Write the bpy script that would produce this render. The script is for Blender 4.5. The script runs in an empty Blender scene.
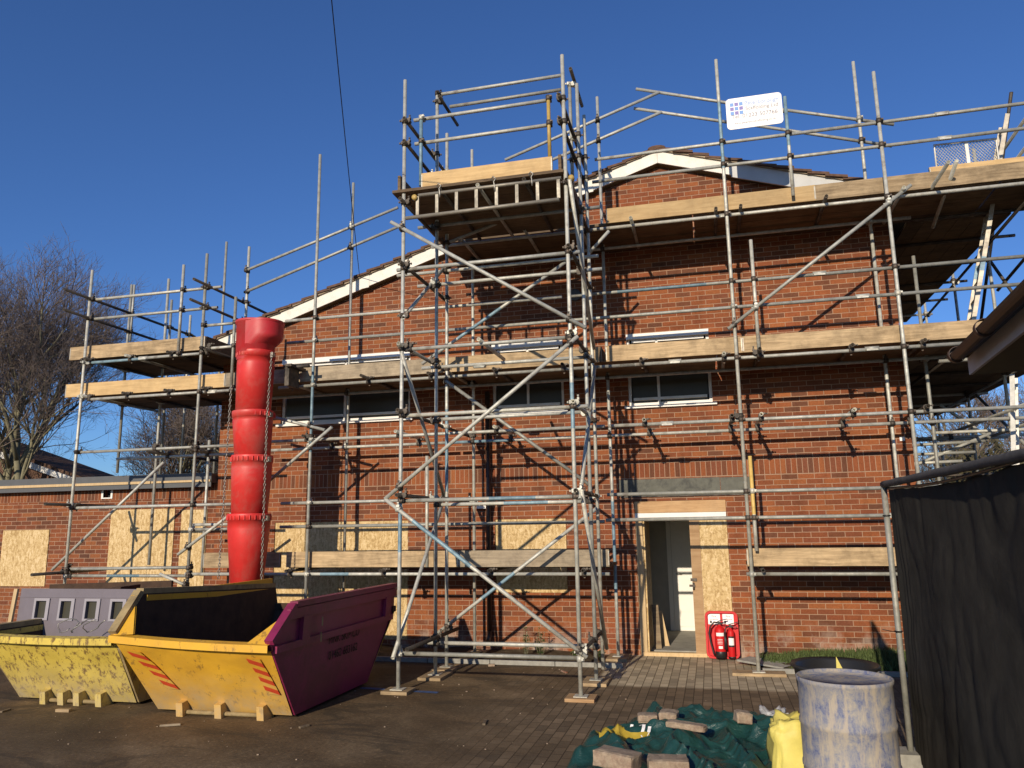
import bpy, bmesh, math, random
from mathutils import Vector, Matrix, noise
rnd = random.Random(7)
scn = bpy.context.scene
col = scn.collection
# ------------------------------------------------------------------ camera
cam_d = bpy.data.cameras.new("camera"); cam = bpy.data.objects.new("camera", cam_d); col.objects.link(cam)
cam_d.sensor_fit = 'HORIZONTAL'; cam_d.sensor_width = 36.0; cam_d.lens = 36.0*770.0/1024.0
cam_d.clip_start = 0.05; cam_d.clip_end = 2000
R3 = ((0.96895265, 0.2468008, -0.01483639), (-0.05937329, 0.17401263, -0.98295189), (-0.2400116, 0.95331473, 0.18326337))
m = Matrix.Identity(4)
for i in range(3):
    m[i][0] = R3[0][i]; m[i][1] = -R3[1][i]; m[i][2] = -R3[2][i]
m[0][3], m[1][3], m[2][3] = 0.0, -11.8, 1.85
cam.matrix_world = m
scn.camera = cam
# ------------------------------------------------------------------ sky and sun
SUN = Vector((-0.135, -1.0, 0.335)).normalized()
el = math.asin(SUN.z); az = math.atan2(SUN.x, SUN.y)
w = bpy.data.worlds.new("World"); scn.world = w; w.use_nodes = True
nt = w.node_tree; bg = nt.nodes['Background']
sky = nt.nodes.new('ShaderNodeTexSky'); sky.sky_type = 'NISHITA'; sky.sun_disc = False
sky.sun_elevation = el; sky.sun_rotation = az; sky.altitude = 300; sky.air_density = 1.0; sky.dust_density = 0.3; sky.ozone_density = 3.0
mx = nt.nodes.new('ShaderNodeMixRGB'); mx.blend_type = 'MULTIPLY'; mx.inputs[0].default_value = 1; mx.inputs[2].default_value = (0.74, 1.08, 1.66, 1)
nt.links.new(sky.outputs[0], mx.inputs[1]); nt.links.new(mx.outputs[0], bg.inputs[0]); bg.inputs[1].default_value = 0.075
sd = bpy.data.lights.new("sun", 'SUN'); so = bpy.data.objects.new("sun", sd); col.objects.link(so)
sd.energy = 4.6; sd.angle = math.radians(0.53); sd.color = (1.0, 0.86, 0.68)
so.rotation_euler = (-SUN).to_track_quat('-Z', 'Y').to_euler(); so.location = (0, -30, 20)
vs = scn.view_settings; vs.view_transform = 'Standard'; vs.look = 'None'; vs.exposure = 0.0; vs.gamma = 1.0; vs.use_curve_mapping = False
scn.cycles.max_bounces = 6

# ------------------------------------------------------------------ materials
def newmat(name, rough=0.8, metal=0.0, color=(0.5, 0.5, 0.5), spec=0.5):
    mt = bpy.data.materials.new(name); mt.use_nodes = True
    b = mt.node_tree.nodes['Principled BSDF']
    b.inputs['Base Color'].default_value = (*color, 1); b.inputs['Roughness'].default_value = rough
    b.inputs['Metallic'].default_value = metal; b.inputs['Specular IOR Level'].default_value = spec
    return mt, mt.node_tree, b
class NT:
    def __init__(s, t): s.t = t
    def n(s, ty, **k):
        x = s.t.nodes.new(ty)
        for a, v in k.items():
            if hasattr(x, a): setattr(x, a, v)
        return x
    def l(s, a, b): s.t.links.new(a, b)
    def coord(s, scale=(1, 1, 1), kind='Object', rot=(0, 0, 0)):
        tc = s.n('ShaderNodeTexCoord'); mp = s.n('ShaderNodeMapping'); mp.inputs['Scale'].default_value = scale; mp.inputs['Rotation'].default_value = rot
        s.l(tc.outputs[kind], mp.inputs[0]); return mp.outputs[0]
    def noise(s, vec, scale=5, detail=4, rough=0.6, dist=0):
        x = s.n('ShaderNodeTexNoise'); x.inputs['Scale'].default_value = scale; x.inputs['Detail'].default_value = detail
        x.inputs['Roughness'].default_value = rough; x.inputs['Distortion'].default_value = dist; s.l(vec, x.inputs['Vector']); return x.outputs['Fac']
    def ramp(s, fac, stops, interp='LINEAR'):
        x = s.n('ShaderNodeValToRGB'); cr = x.color_ramp; cr.interpolation = interp
        while len(cr.elements) > 1: cr.elements.remove(cr.elements[-1])
        for i, (p, c) in enumerate(stops):
            e = cr.elements[0] if i == 0 else cr.elements.new(p)
            e.position = p; e.color = (*c, 1) if len(c) == 3 else c
        s.l(fac, x.inputs[0]); return x.outputs[0]
    def mix(s, f, a, b, mode='MIX'):
        x = s.n('ShaderNodeMixRGB', blend_type=mode)
        for i, v in ((0, f), (1, a), (2, b)):
            if isinstance(v, (int, float)): x.inputs[i].default_value = v
            elif isinstance(v, tuple): x.inputs[i].default_value = (*v, 1)
            else: s.l(v, x.inputs[i])
        return x.outputs[0]
    def math(s, op, a, b=0.0):
        x = s.n('ShaderNodeMath', operation=op)
        for i, v in ((0, a), (1, b)):
            if isinstance(v, (int, float)): x.inputs[i].default_value = v
            else: s.l(v, x.inputs[i])
        return x.outputs[0]
    def bump(s, h, b, strength=0.3, dist=0.01):
        x = s.n('ShaderNodeBump'); x.inputs['Strength'].default_value = strength; x.inputs['Distance'].default_value = dist
        s.l(h, x.inputs['Height']); s.l(x.outputs[0], b.inputs['Normal'])
def g3(v): return (v, v, v)

def brick_material(name, soldier, tint=(1, 1, 1)):
    mt, t, b = newmat(name, 0.9, spec=0.2); N = NT(t)
    tc = N.n('ShaderNodeTexCoord'); sp = N.n('ShaderNodeSeparateXYZ'); N.l(tc.outputs['Object'], sp.inputs[0])
    u = N.math('ADD', N.math('ADD', sp.outputs[0], sp.outputs[1]), 0.03)
    jw = N.noise(tc.outputs['Object'], 9, 2)
    def brick(uu, vv, bw, rh, off, ms=0.005):
        cb = N.n('ShaderNodeCombineXYZ'); N.l(uu, cb.inputs[0]); N.l(vv, cb.inputs[1])
        x = N.n('ShaderNodeTexBrick'); x.offset = off; x.offset_frequency = 2; x.squash = 1.0
        x.inputs['Scale'].default_value = 1.0; x.inputs['Brick Width'].default_value = bw; x.inputs['Row Height'].default_value = rh
        x.inputs['Mortar Size'].default_value = ms; x.inputs['Mortar Smooth'].default_value = 0.2; x.inputs['Bias'].default_value = 0
        x.inputs['Color1'].default_value = (0, 0, 0, 1); x.inputs['Color2'].default_value = (1, 1, 1, 1); x.inputs['Mortar'].default_value = (.5, .5, .5, 1)
        N.l(cb.outputs[0], x.inputs['Vector']); return x
    z = sp.outputs[2]
    vz = N.math('ADD', z, N.math('MULTIPLY', N.math('SUBTRACT', jw, 0.5), 0.006))
    b1 = brick(u, vz, 0.225, 0.075, 0.5)
    rnd_c, mor = b1.outputs['Color'], b1.outputs['Fac']
    if soldier:
        z0, z1 = soldier
        b2 = brick(u, N.math('SUBTRACT', vz, z0), 0.075, z1-z0, 0.0)
        sel = N.math('MULTIPLY', N.math('GREATER_THAN', z, z0), N.math('LESS_THAN', z, z1))
        rnd_c = N.mix(sel, rnd_c, b2.outputs['Color']); mor = N.mix(sel, mor, b2.outputs['Fac'])
    T = lambda c: tuple(c[i]*tint[i]*(1.0, 1.10, .94)[i] for i in range(3))
    base = N.ramp(rnd_c, [(0.0, T((.135, .055, .038))), (0.14, T((.17, .060, .036))), (0.3, T((.22, .066, .034))), (0.5, T((.265, .078, .037))), (0.72, T((.31, .102, .044))), (0.88, T((.245, .070, .036))), (1.0, T((.19, .064, .040)))])
    n1 = N.noise(tc.outputs['Object'], 38, 5, 0.7); n2 = N.noise(tc.outputs['Object'], 1.3, 4, 0.6)
    base = N.mix(0.75, base, N.ramp(n1, [(0.25, g3(.55)), (0.6, g3(1.0)), (0.8, g3(1.25))]), 'MULTIPLY')
    base = N.mix(0.8, base, N.ramp(n2, [(0.3, (.78, .76, .76)), (0.6, (1.05, 1, 1))]), 'MULTIPLY')
    morc = N.mix(n1, (.34, .22, .14), (.46, .32, .22))
    c = N.mix(N.math('MULTIPLY', mor, .85), base, morc)
    stv = N.n('ShaderNodeCombineXYZ'); N.l(N.math('MULTIPLY', u, 3.0), stv.inputs[0]); N.l(N.math('MULTIPLY', z, .35), stv.inputs[1])
    strk = N.noise(stv.outputs[0], 1.6, 6, .7); blot = N.noise(tc.outputs['Object'], .55, 5, .65)
    c = N.mix(N.ramp(strk, [(0.5, g3(0)), (.72, g3(.55))]), c, N.mix(1.0, c, (.55, .52, .50), 'MULTIPLY'))
    c = N.mix(N.ramp(blot, [(0.50, g3(0)), (.66, g3(.5))]), c, N.mix(1.0, c, (1.25, 1.18, 1.1), 'MULTIPLY'))
    # lime bloom low on the wall
    low = N.math('MULTIPLY', N.ramp(z, [(0.02, g3(1)), (0.55, g3(0))]), N.ramp(N.noise(tc.outputs['Object'], 2.6, 5, .7), [(0.48, g3(0)), (0.62, g3(.75))]))
    c = N.mix(low, c, (.42, .34, .27))
    N.l(c, b.inputs['Base Color'])
    h = N.math('SUBTRACT', N.math('MULTIPLY', n1, 0.4), mor)
    N.bump(h, b, 0.7, 0.006)
    return mt
M = {}
M['brick'] = brick_material('brick', (2.555, 2.775))
M['brick_annex'] = brick_material('brick_annex', (2.44, 2.665), (.88, .9, .95))

def wood(name, c0, c1, stretch=(1.2, 18, 18), rough=0.75, knots=True, stain=0.4):
    mt, t, b = newmat(name, rough, spec=0.25); N = NT(t)
    v = N.coord(stretch); oi = N.n('ShaderNodeObjectInfo')
    add = N.n('ShaderNodeVectorMath', operation='ADD'); cb = N.n('ShaderNodeCombineXYZ')
    r = N.math('MULTIPLY', oi.outputs['Random'], 50); N.l(r, cb.inputs[0]); N.l(r, cb.inputs[1]); N.l(v, add.inputs[0]); N.l(cb.outputs[0], add.inputs[1])
    f = N.noise(add.outputs[0], 1.6, 6, 0.62, 0.6)
    c = N.ramp(f, [(0.3, c0), (0.62, c1)])
    s = N.noise(N.coord((1, 1, 1)), 3.2, 5, 0.7)
    c = N.mix(stain, c, N.ramp(s, [(0.35, g3(.5)), (0.55, g3(1)), (0.75, g3(1.15))]), 'MULTIPLY')
    tn = N.ramp(oi.outputs['Random'], [(0, g3(.72)), (1, (1.15, 1.12, 1.06))])
    c = N.mix(1.0, c, tn, 'MULTIPLY')
    if knots:
        k = N.n('ShaderNodeTexVoronoi'); k.inputs['Scale'].default_value = 1.0; N.l(N.coord((2.6, 7, 7)), k.inputs['Vector'])
        c = N.mix(N.ramp(k.outputs['Distance'], [(0.05, g3(.75)), (0.13, g3(0))]), c, (.12, .07, .035))
    N.l(c, b.inputs['Base Color']); N.bump(f, b, 0.25, 0.004)
    return mt
M['board'] = wood('board', (.27, .19, .105), (.52, .385, .225), stain=.75)
M['board_new'] = wood('board_new', (.48, .32, .15), (.62, .44, .22), stain=.35)
M['board_old'] = wood('board_old', (.26, .21, .15), (.42, .345, .24), stain=.8)
M['deck'] = wood('deck', (.11, .073, .042), (.20, .138, .08), stain=.7)
M['pine'] = wood('pine', (.50, .36, .19), (.62, .46, .26), (18, 18, 1.2), stain=.2)
M['ply'] = wood('ply', (.42, .25, .12), (.55, .36, .19), (1.5, 10, 14), stain=.25, knots=False)
M['dirty_wood'] = wood('dirty_wood', (.13, .10, .07), (.25, .19, .12), stain=.6)
def osb():
    mt, t, b = newmat('osb', 0.7, spec=0.3); N = NT(t)
    v = N.coord((1, 1, 1)); vo = N.n('ShaderNodeTexVoronoi'); vo.inputs['Scale'].default_value = 17; vo.inputs['Randomness'].default_value = 1
    wv = N.n('ShaderNodeVectorMath', operation='ADD'); nn = N.n('ShaderNodeTexNoise'); nn.inputs['Scale'].default_value = 6; N.l(v, nn.inputs['Vector'])
    N.l(N.coord((.55, 1, 1.3), rot=(0, .6, 0)), wv.inputs[0]); N.l(nn.outputs['Color'], wv.inputs[1]); N.l(wv.outputs[0], vo.inputs['Vector'])
    vo2 = N.n('ShaderNodeTexVoronoi'); vo2.inputs['Scale'].default_value = 26; N.l(N.coord((1.5, 1, .5), rot=(0, -.4, 0)), vo2.inputs['Vector'])
    sx = N.n('ShaderNodeSeparateColor'); N.l(vo.outputs['Color'], sx.inputs[0]); sy = N.n('ShaderNodeSeparateColor'); N.l(vo2.outputs['Color'], sy.inputs[0])
    f = N.mix(0.5, sx.outputs[0], sy.outputs[1])
    c = N.ramp(f, [(0.1, (.36, .23, .09)), (0.4, (.50, .35, .155)), (0.6, (.58, .42, .20)), (0.9, (.68, .52, .29))])
    N.l(c, b.inputs['Base Color']); N.bump(f, b, 0.2, 0.003); return mt
M['osb'] = osb()
def galv(name, c0, c1, rough=0.45, metal=0.55, rust=0.35):
    mt, t, b = newmat(name, rough, metal); N = NT(t)
    v = N.coord((1, 1, 1)); oi = N.n('ShaderNodeObjectInfo')
    f = N.noise(v, 9, 5, 0.7); c = N.ramp(f, [(0.3, c0), (0.65, c1)])
    c = N.mix(1.0, c, N.ramp(oi.outputs['Random'], [(0, (.62, .62, .6)), (.5, (.95, .96, .97)), (1, (1.12, 1.1, 1.05))]), 'MULTIPLY')
    rs = N.noise(N.coord((3, 3, 3)), 2.1, 5, 0.75)
    c = N.mix(N.ramp(rs, [(0.56, g3(0)), (0.68, g3(rust))]), c, (.17, .10, .06))
    N.l(c, b.inputs['Base Color']); N.l(N.ramp(f, [(0.3, g3(rough+.15)), (0.7, g3(rough-.05))]), b.inputs['Roughness']); N.bump(f, b, 0.15, 0.003); return mt
M['galv'] = galv('galv', (.32, .32, .28), (.58, .57, .50), .55, .3, .45)
M['dark_steel'] = galv('dark_steel', (.045, .04, .035), (.12, .10, .08), .6, .5, .6)
M['tube_blue'] = galv('tube_blue', (.10, .17, .21), (.24, .36, .42), .5, .1, .2)
M['tube_yellow'] = galv('tube_yellow', (.50, .33, .08), (.65, .45, .14), .5, .0, .3)
M['alu'] = galv('alu', (.33, .30, .25), (.48, .44, .36), .5, .35, .25)
M['alu_white'] = galv('alu_white', (.55, .53, .48), (.72, .70, .64), .45, .2, .2)
def plain(name, c, rough=0.6, metal=0.0, var=0.2, scale=6, bump=0.0, spec=0.5, dirt=None, dirtamt=0.5):
    mt, t, b = newmat(name, rough, metal, c, spec); N = NT(t)
    f = N.noise(N.coord(), scale, 5, 0.65)
    cc = N.mix(1.0, c, N.ramp(f, [(0.25, g3(1-var)), (0.75, g3(1+var*.6))]), 'MULTIPLY')
    if dirt:
        d = N.noise(N.coord((1, 1, 1)), scale*.45, 6, 0.75, 0.4)
        cc = N.mix(N.ramp(d, [(0.48, g3(0)), (0.62, g3(dirtamt))]), cc, dirt)
    N.l(cc, b.inputs['Base Color'])
    if bump: N.bump(f, b, bump, 0.01)
    return mt
M['white'] = plain('white', (.78, .76, .70), .5, var=.08)
M['barge'] = plain('barge', (.74, .71, .62), .55, var=.1, dirt=(.42, .36, .27), dirtamt=.25)
M['barge_shaded'] = plain('barge_shaded', (.50, .50, .48), .6, var=.1)  # slight shade on the right-hand barge board, put into its colour as grey
M['glass'] = plain('glass', (.060, .056, .040), .3, var=.1, spec=.2)
M['concrete'] = plain('concrete', (.30, .29, .25), .9, var=.3, scale=12, bump=.2)
M['lintel'] = plain('lintel', (.12, .12, .095), .8, var=.3, scale=8, dirt=(.03, .03, .03), dirtamt=.6)
M['plaster'] = plain('plaster', (.42, .40, .34), .9, var=.12)
M['door_white'] = plain('door_white', (.80, .78, .70), .5, var=.04)
M['int_floor'] = plain('int_floor', (.33, .31, .26), .85, var=.3, scale=5)
M['tile'] = plain('tile', (.14, .085, .06), .95, var=.5, scale=9, bump=.3, spec=.1)
M['undercloak'] = plain('undercloak', (.36, .28, .19), .9, var=.3)
M['eave_grey'] = plain('eave_grey', (.55, .55, .56), .6, var=.1)
M['fascia'] = plain('fascia', (.085, .088, .09), .6, var=.15)
M['soffit'] = plain('soffit', (.10, .095, .05), .7, var=.2)
M['gutter'] = plain('gutter', (.048, .024, .015), .5, var=.3)
M['black'] = plain('black', (.018, .018, .018), .45, var=.2)
M['chute'] = plain('chute', (.66, .036, .030), .45, var=.22, scale=3, dirt=(.50, .13, .10), dirtamt=.6)
M['chute_dark'] = plain('chute_dark', (.52, .026, .032), .5, var=.2, scale=3, dirt=(.42, .10, .09), dirtamt=.5)
M['red'] = plain('red', (.56, .012, .014), .5, var=.08, spec=.25)
M['chrome'] = plain('chrome', (.6, .6, .6), .25, 1.0, var=.1)
M['sign_white'] = plain('sign_white', (.86, .84, .80), .4, var=.03)
M['ink_blue'] = plain('ink_blue', (.18, .34, .66), .6, var=.02)
M['ink_grey'] = plain('ink_grey', (.20, .20, .25), .6, var=.02)
M['ink_green'] = plain('ink_green', (.52, .60, .45), .6, var=.02)
M['ink_violet'] = plain('ink_violet', (.24, .20, .46), .6, var=.02)
M['ink_black'] = plain('ink_black', (.012, .006, .008), .7, var=.02)
M['rust'] = plain('rust', (.060, .032, .017), .9, var=.5, scale=7, bump=.3)
M['lavender_pale'] = plain('lavender_pale', (.30, .28, .30), .6, var=.1)
M['lavender'] = plain('lavender', (.15, .13, .15), .6, var=.12)
M['tan_rim'] = plain('tan_rim', (.35, .26, .12), .8, var=.4, scale=8, dirt=(.10, .06, .03))
M['purple'] = plain('purple', (.24, .020, .075), .42, var=.25, scale=4, dirt=(.12, .02, .03), dirtamt=.6)
def skip_yellow(name, c, c2, scr, rustamt, lowdirt, th=.59):
    mt, t, b = newmat(name, 0.45); N = NT(t); v = N.coord()
    f = N.noise(v, 2.2, 5, .6); cc = N.ramp(f, [(0.3, c2), (0.6, c)])
    s = N.noise(N.coord((7, 7, 2.0), rot=(0, .5, .2)), scr, 5, .8)
    cc = N.mix(N.ramp(s, [(th, g3(0)), (th+.06, g3(rustamt))]), cc, (.14, .075, .03))
    sp = N.n('ShaderNodeSeparateXYZ'); N.l(v, sp.inputs[0])
    lo = N.math('MULTIPLY', N.ramp(sp.outputs[2], [(0.05, g3(1)), (0.5, g3(0))]), N.ramp(N.noise(v, 4, 5, .7), [(0.35, g3(.25)), (0.65, g3(lowdirt))]))
    cc = N.mix(lo, cc, (.40, .33, .22)); N.l(cc, b.inputs['Base Color'])
    N.l(N.ramp(f, [(0.3, g3(.55)), (.7, g3(.38))]), b.inputs['Roughness']); N.bump(N.noise(v, 1.7, 3, .5), b, .5, .05); return mt
M['skip_a'] = skip_yellow('skip_a', (.72, .40, .032), (.58, .31, .03), 1.3, .6, .85, .575)
M['skip_b'] = skip_yellow('skip_b', (.66, .50, .09), (.50, .37, .06), 2.3, .9, .9, .53)
def barrel_mat():
    mt, t, b = newmat('barrel', .7, spec=.3); N = NT(t); v = N.coord((1, 1, .75))
    f = N.noise(v, 11, 10, .82, .35); g = N.noise(N.coord((3, 3, .5)), 6, 5, .7)
    c = N.ramp(f, [(0.34, (.05, .075, .20)), (0.41, (.13, .15, .24)), (0.48, (.22, .225, .26)), (0.55, (.29, .275, .26)), (0.66, (.40, .35, .27))])
    c = N.mix(N.ramp(g, [(0.5, g3(0)), (.62, g3(.7))]), c, (.44, .37, .27)); N.l(c, b.inputs['Base Color']); N.bump(f, b, .3, .006); return mt
M['barrel'] = barrel_mat()
def tarp_mat():
    mt, t, b = newmat('tarp', .34, 0, (.004, .05, .045)); N = NT(t); v = N.coord()
    f = N.noise(v, 5, 6, .7, .5); c = N.ramp(f, [(0.3, (.007, .032, .029)), (0.6, (.013, .055, .047)), (0.78, (.045, .058, .046))]); N.l(c, b.inputs['Base Color'])
    N.bump(N.noise(N.coord(rot=(0, 0, .5)), 16, 4, .6, 1.5), b, .5, .02); return mt
M['tarp'] = tarp_mat()
M['yellow_bag'] = plain('yellow_bag', (.66, .56, .13), .6, var=.15, scale=8, bump=.3)
M['tarp_yellow'] = plain('tarp_yellow', (.42, .30, .03), .5, var=.3)
M['block'] = plain('block', (.34, .26, .18), .95, var=.5, scale=22, bump=.5, dirt=(.20, .13, .09), dirtamt=.7)
M['plastic_clear'] = plain('plastic_clear', (.5, .5, .48), .25, var=.4, scale=30)
M['net'] = plain('net', (.038, .035, .029), .95, var=.35, scale=5, spec=.15)
def net_bump():
    t = M['net'].node_tree; N = NT(t); b = t.nodes['Principled BSDF']
    N.bump(N.noise(N.coord((1, 1.3, 1)), 2.6, 7, .62, 1.2), b, .25, .03)
net_bump()
M['pipe_grey'] = plain('pipe_grey', (.075, .073, .07), .8, var=.4, scale=14, bump=.4)
M['bark'] = plain('bark', (.22, .20, .12), .95, var=.4, scale=3)
M['twig'] = plain('twig', (.20, .155, .125), .95, var=.3, scale=3)
M['leaf'] = plain('leaf', (.06, .12, .02), .6, var=.5, scale=14)
M['leaf_dark'] = plain('leaf_dark', (.085, .072, .030), .7, var=.5, scale=6)
M['grassblade'] = plain('grassblade', (.085, .12, .03), .8, var=.6, scale=8)
M['cable'] = plain('cable', (.02, .02, .02), .7)
M['chain'] = plain('chain', (.35, .33, .28), .45, .7, var=.3)
M['house_roof'] = plain('house_roof', (.12, .065, .04), .9, var=.3, scale=3)

def ground_mat():
    mt, t, b = newmat('ground', .85, spec=.3); N = NT(t); v = N.coord()
    sp = N.n('ShaderNodeSeparateXYZ'); N.l(v, sp.inputs[0]); X, Y = sp.outputs[0], sp.outputs[1]
    n1 = N.noise(v, 1.1, 8, .68, .3); n2 = N.noise(v, 28, 5, .8); n3 = N.noise(v, .45, 5, .6)
    asph = N.ramp(n1, [(0.3, (.105, .064, .028)), (0.5, (.155, .102, .050)), (0.7, (.24, .17, .092))])
    asph = N.mix(.9, asph, N.ramp(n2, [(0.35, g3(.55)), (0.58, g3(1.05)), (0.70, g3(2.3))]), 'MULTIPLY')
    asph = N.mix(N.ramp(n3, [(0.45, g3(0)), (.65, g3(.5))]), asph, (.062, .046, .024))
    br = N.n('ShaderNodeTexBrick'); br.offset = .5; br.inputs['Scale'].default_value = 1; br.inputs['Brick Width'].default_value = .2; br.inputs['Row Height'].default_value = .1
    br.inputs['Mortar Size'].default_value = .006; br.inputs['Mortar Smooth'].default_value = .3
    br.inputs['Color1'].default_value = (.62, .62, .62, 1); br.inputs['Color2'].default_value = (1.15, 1.15, 1.15, 1); br.inputs['Mortar'].default_value = (.28, .26, .22, 1)
    mp = N.coord((1, 1, 1), rot=(0, 0, math.radians(90))); N.l(mp, br.inputs['Vector'])
    pav = N.mix(1.0, N.ramp(n1, [(0.3, (.40, .33, .215)), (0.7, (.54, .45, .30))]), br.outputs['Color'], 'MULTIPLY')
    pav2 = N.mix(1.0, N.ramp(n1, [(0.3, (.13, .092, .052)), (0.7, (.23, .165, .098))]), br.outputs['Color'], 'MULTIPLY')
    trk = N.n('ShaderNodeTexWave'); trk.wave_type = 'RINGS'; trk.rings_direction = 'Z'; trk.inputs['Scale'].default_value = .28; trk.inputs['Distortion'].default_value = 1.6; trk.inputs['Detail'].default_value = 3; trk.inputs['Detail Scale'].default_value = 1.3; N.l(N.coord((1, 1, 1)), trk.inputs['Vector'])
    asph = N.mix(.45, asph, N.ramp(trk.outputs['Fac'], [(0.25, g3(.68)), (0.6, g3(1.12)), (.9, g3(.9))]), 'MULTIPLY')
    damp = N.noise(N.coord((1, 2.2, 1)), .9, 7, .7, .8); asph = N.mix(N.ramp(damp, [(.52, g3(0)), (.60, g3(.6))]), asph, (.045, .034, .020))
    wob = N.math('MULTIPLY', N.math('SUBTRACT', n1, .5), .5)
    # light clean paving in front of the door, muddy paving further out, dirt beyond
    def step(a, e0, e1): return N.ramp(N.math('MULTIPLY', N.math('SUBTRACT', a, e0), 1.0/(e1-e0)), [(0, g3(0)), (1, g3(1))])
    xl = N.math('ADD', X, wob)
    lim = N.math('ADD', N.math('MULTIPLY', Y, .0), 0)
    clean = N.math('MULTIPLY', step(N.math('ADD', Y, N.math('MULTIPLY', wob, .25)), -2.28, -2.16), N.math('MULTIPLY', step(X, -1.48, -1.44), step(N.math('MULTIPLY', X, -1), -1.5, -1.45)))
    mud = N.math('MULTIPLY', step(N.math('ADD', Y, wob), -6.5, -5.5), step(N.math('ADD', X, N.math('MULTIPLY', wob, 3.0)), -2.6, -1.5))
    mud = N.math('MULTIPLY', mud, N.ramp(N.noise(v, 2.4, 5, .7), [(0.30, g3(.55)), (.52, g3(1))]))
    c = N.mix(mud, asph, pav2); c = N.mix(clean, c, pav)
    N.l(c, b.inputs['Base Color'])
    h = N.math('ADD', N.math('MULTIPLY', n2, .5), N.math('MULTIPLY', n1, 1.5))
    N.bump(h, b, .45, .02); return mt
M['ground'] = ground_mat()
def soil_mat():
    mt, t, b = newmat('soil', .95, spec=.1); N = NT(t); v = N.coord(); f = N.noise(v, 9, 7, .75)
    N.l(N.ramp(f, [(0.3, (.045, .034, .02)), (0.55, (.10, .078, .048)), (.72, (.20, .165, .11))]), b.inputs['Base Color']); N.bump(f, b, .8, .03); return mt
M['soil'] = soil_mat()

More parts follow.
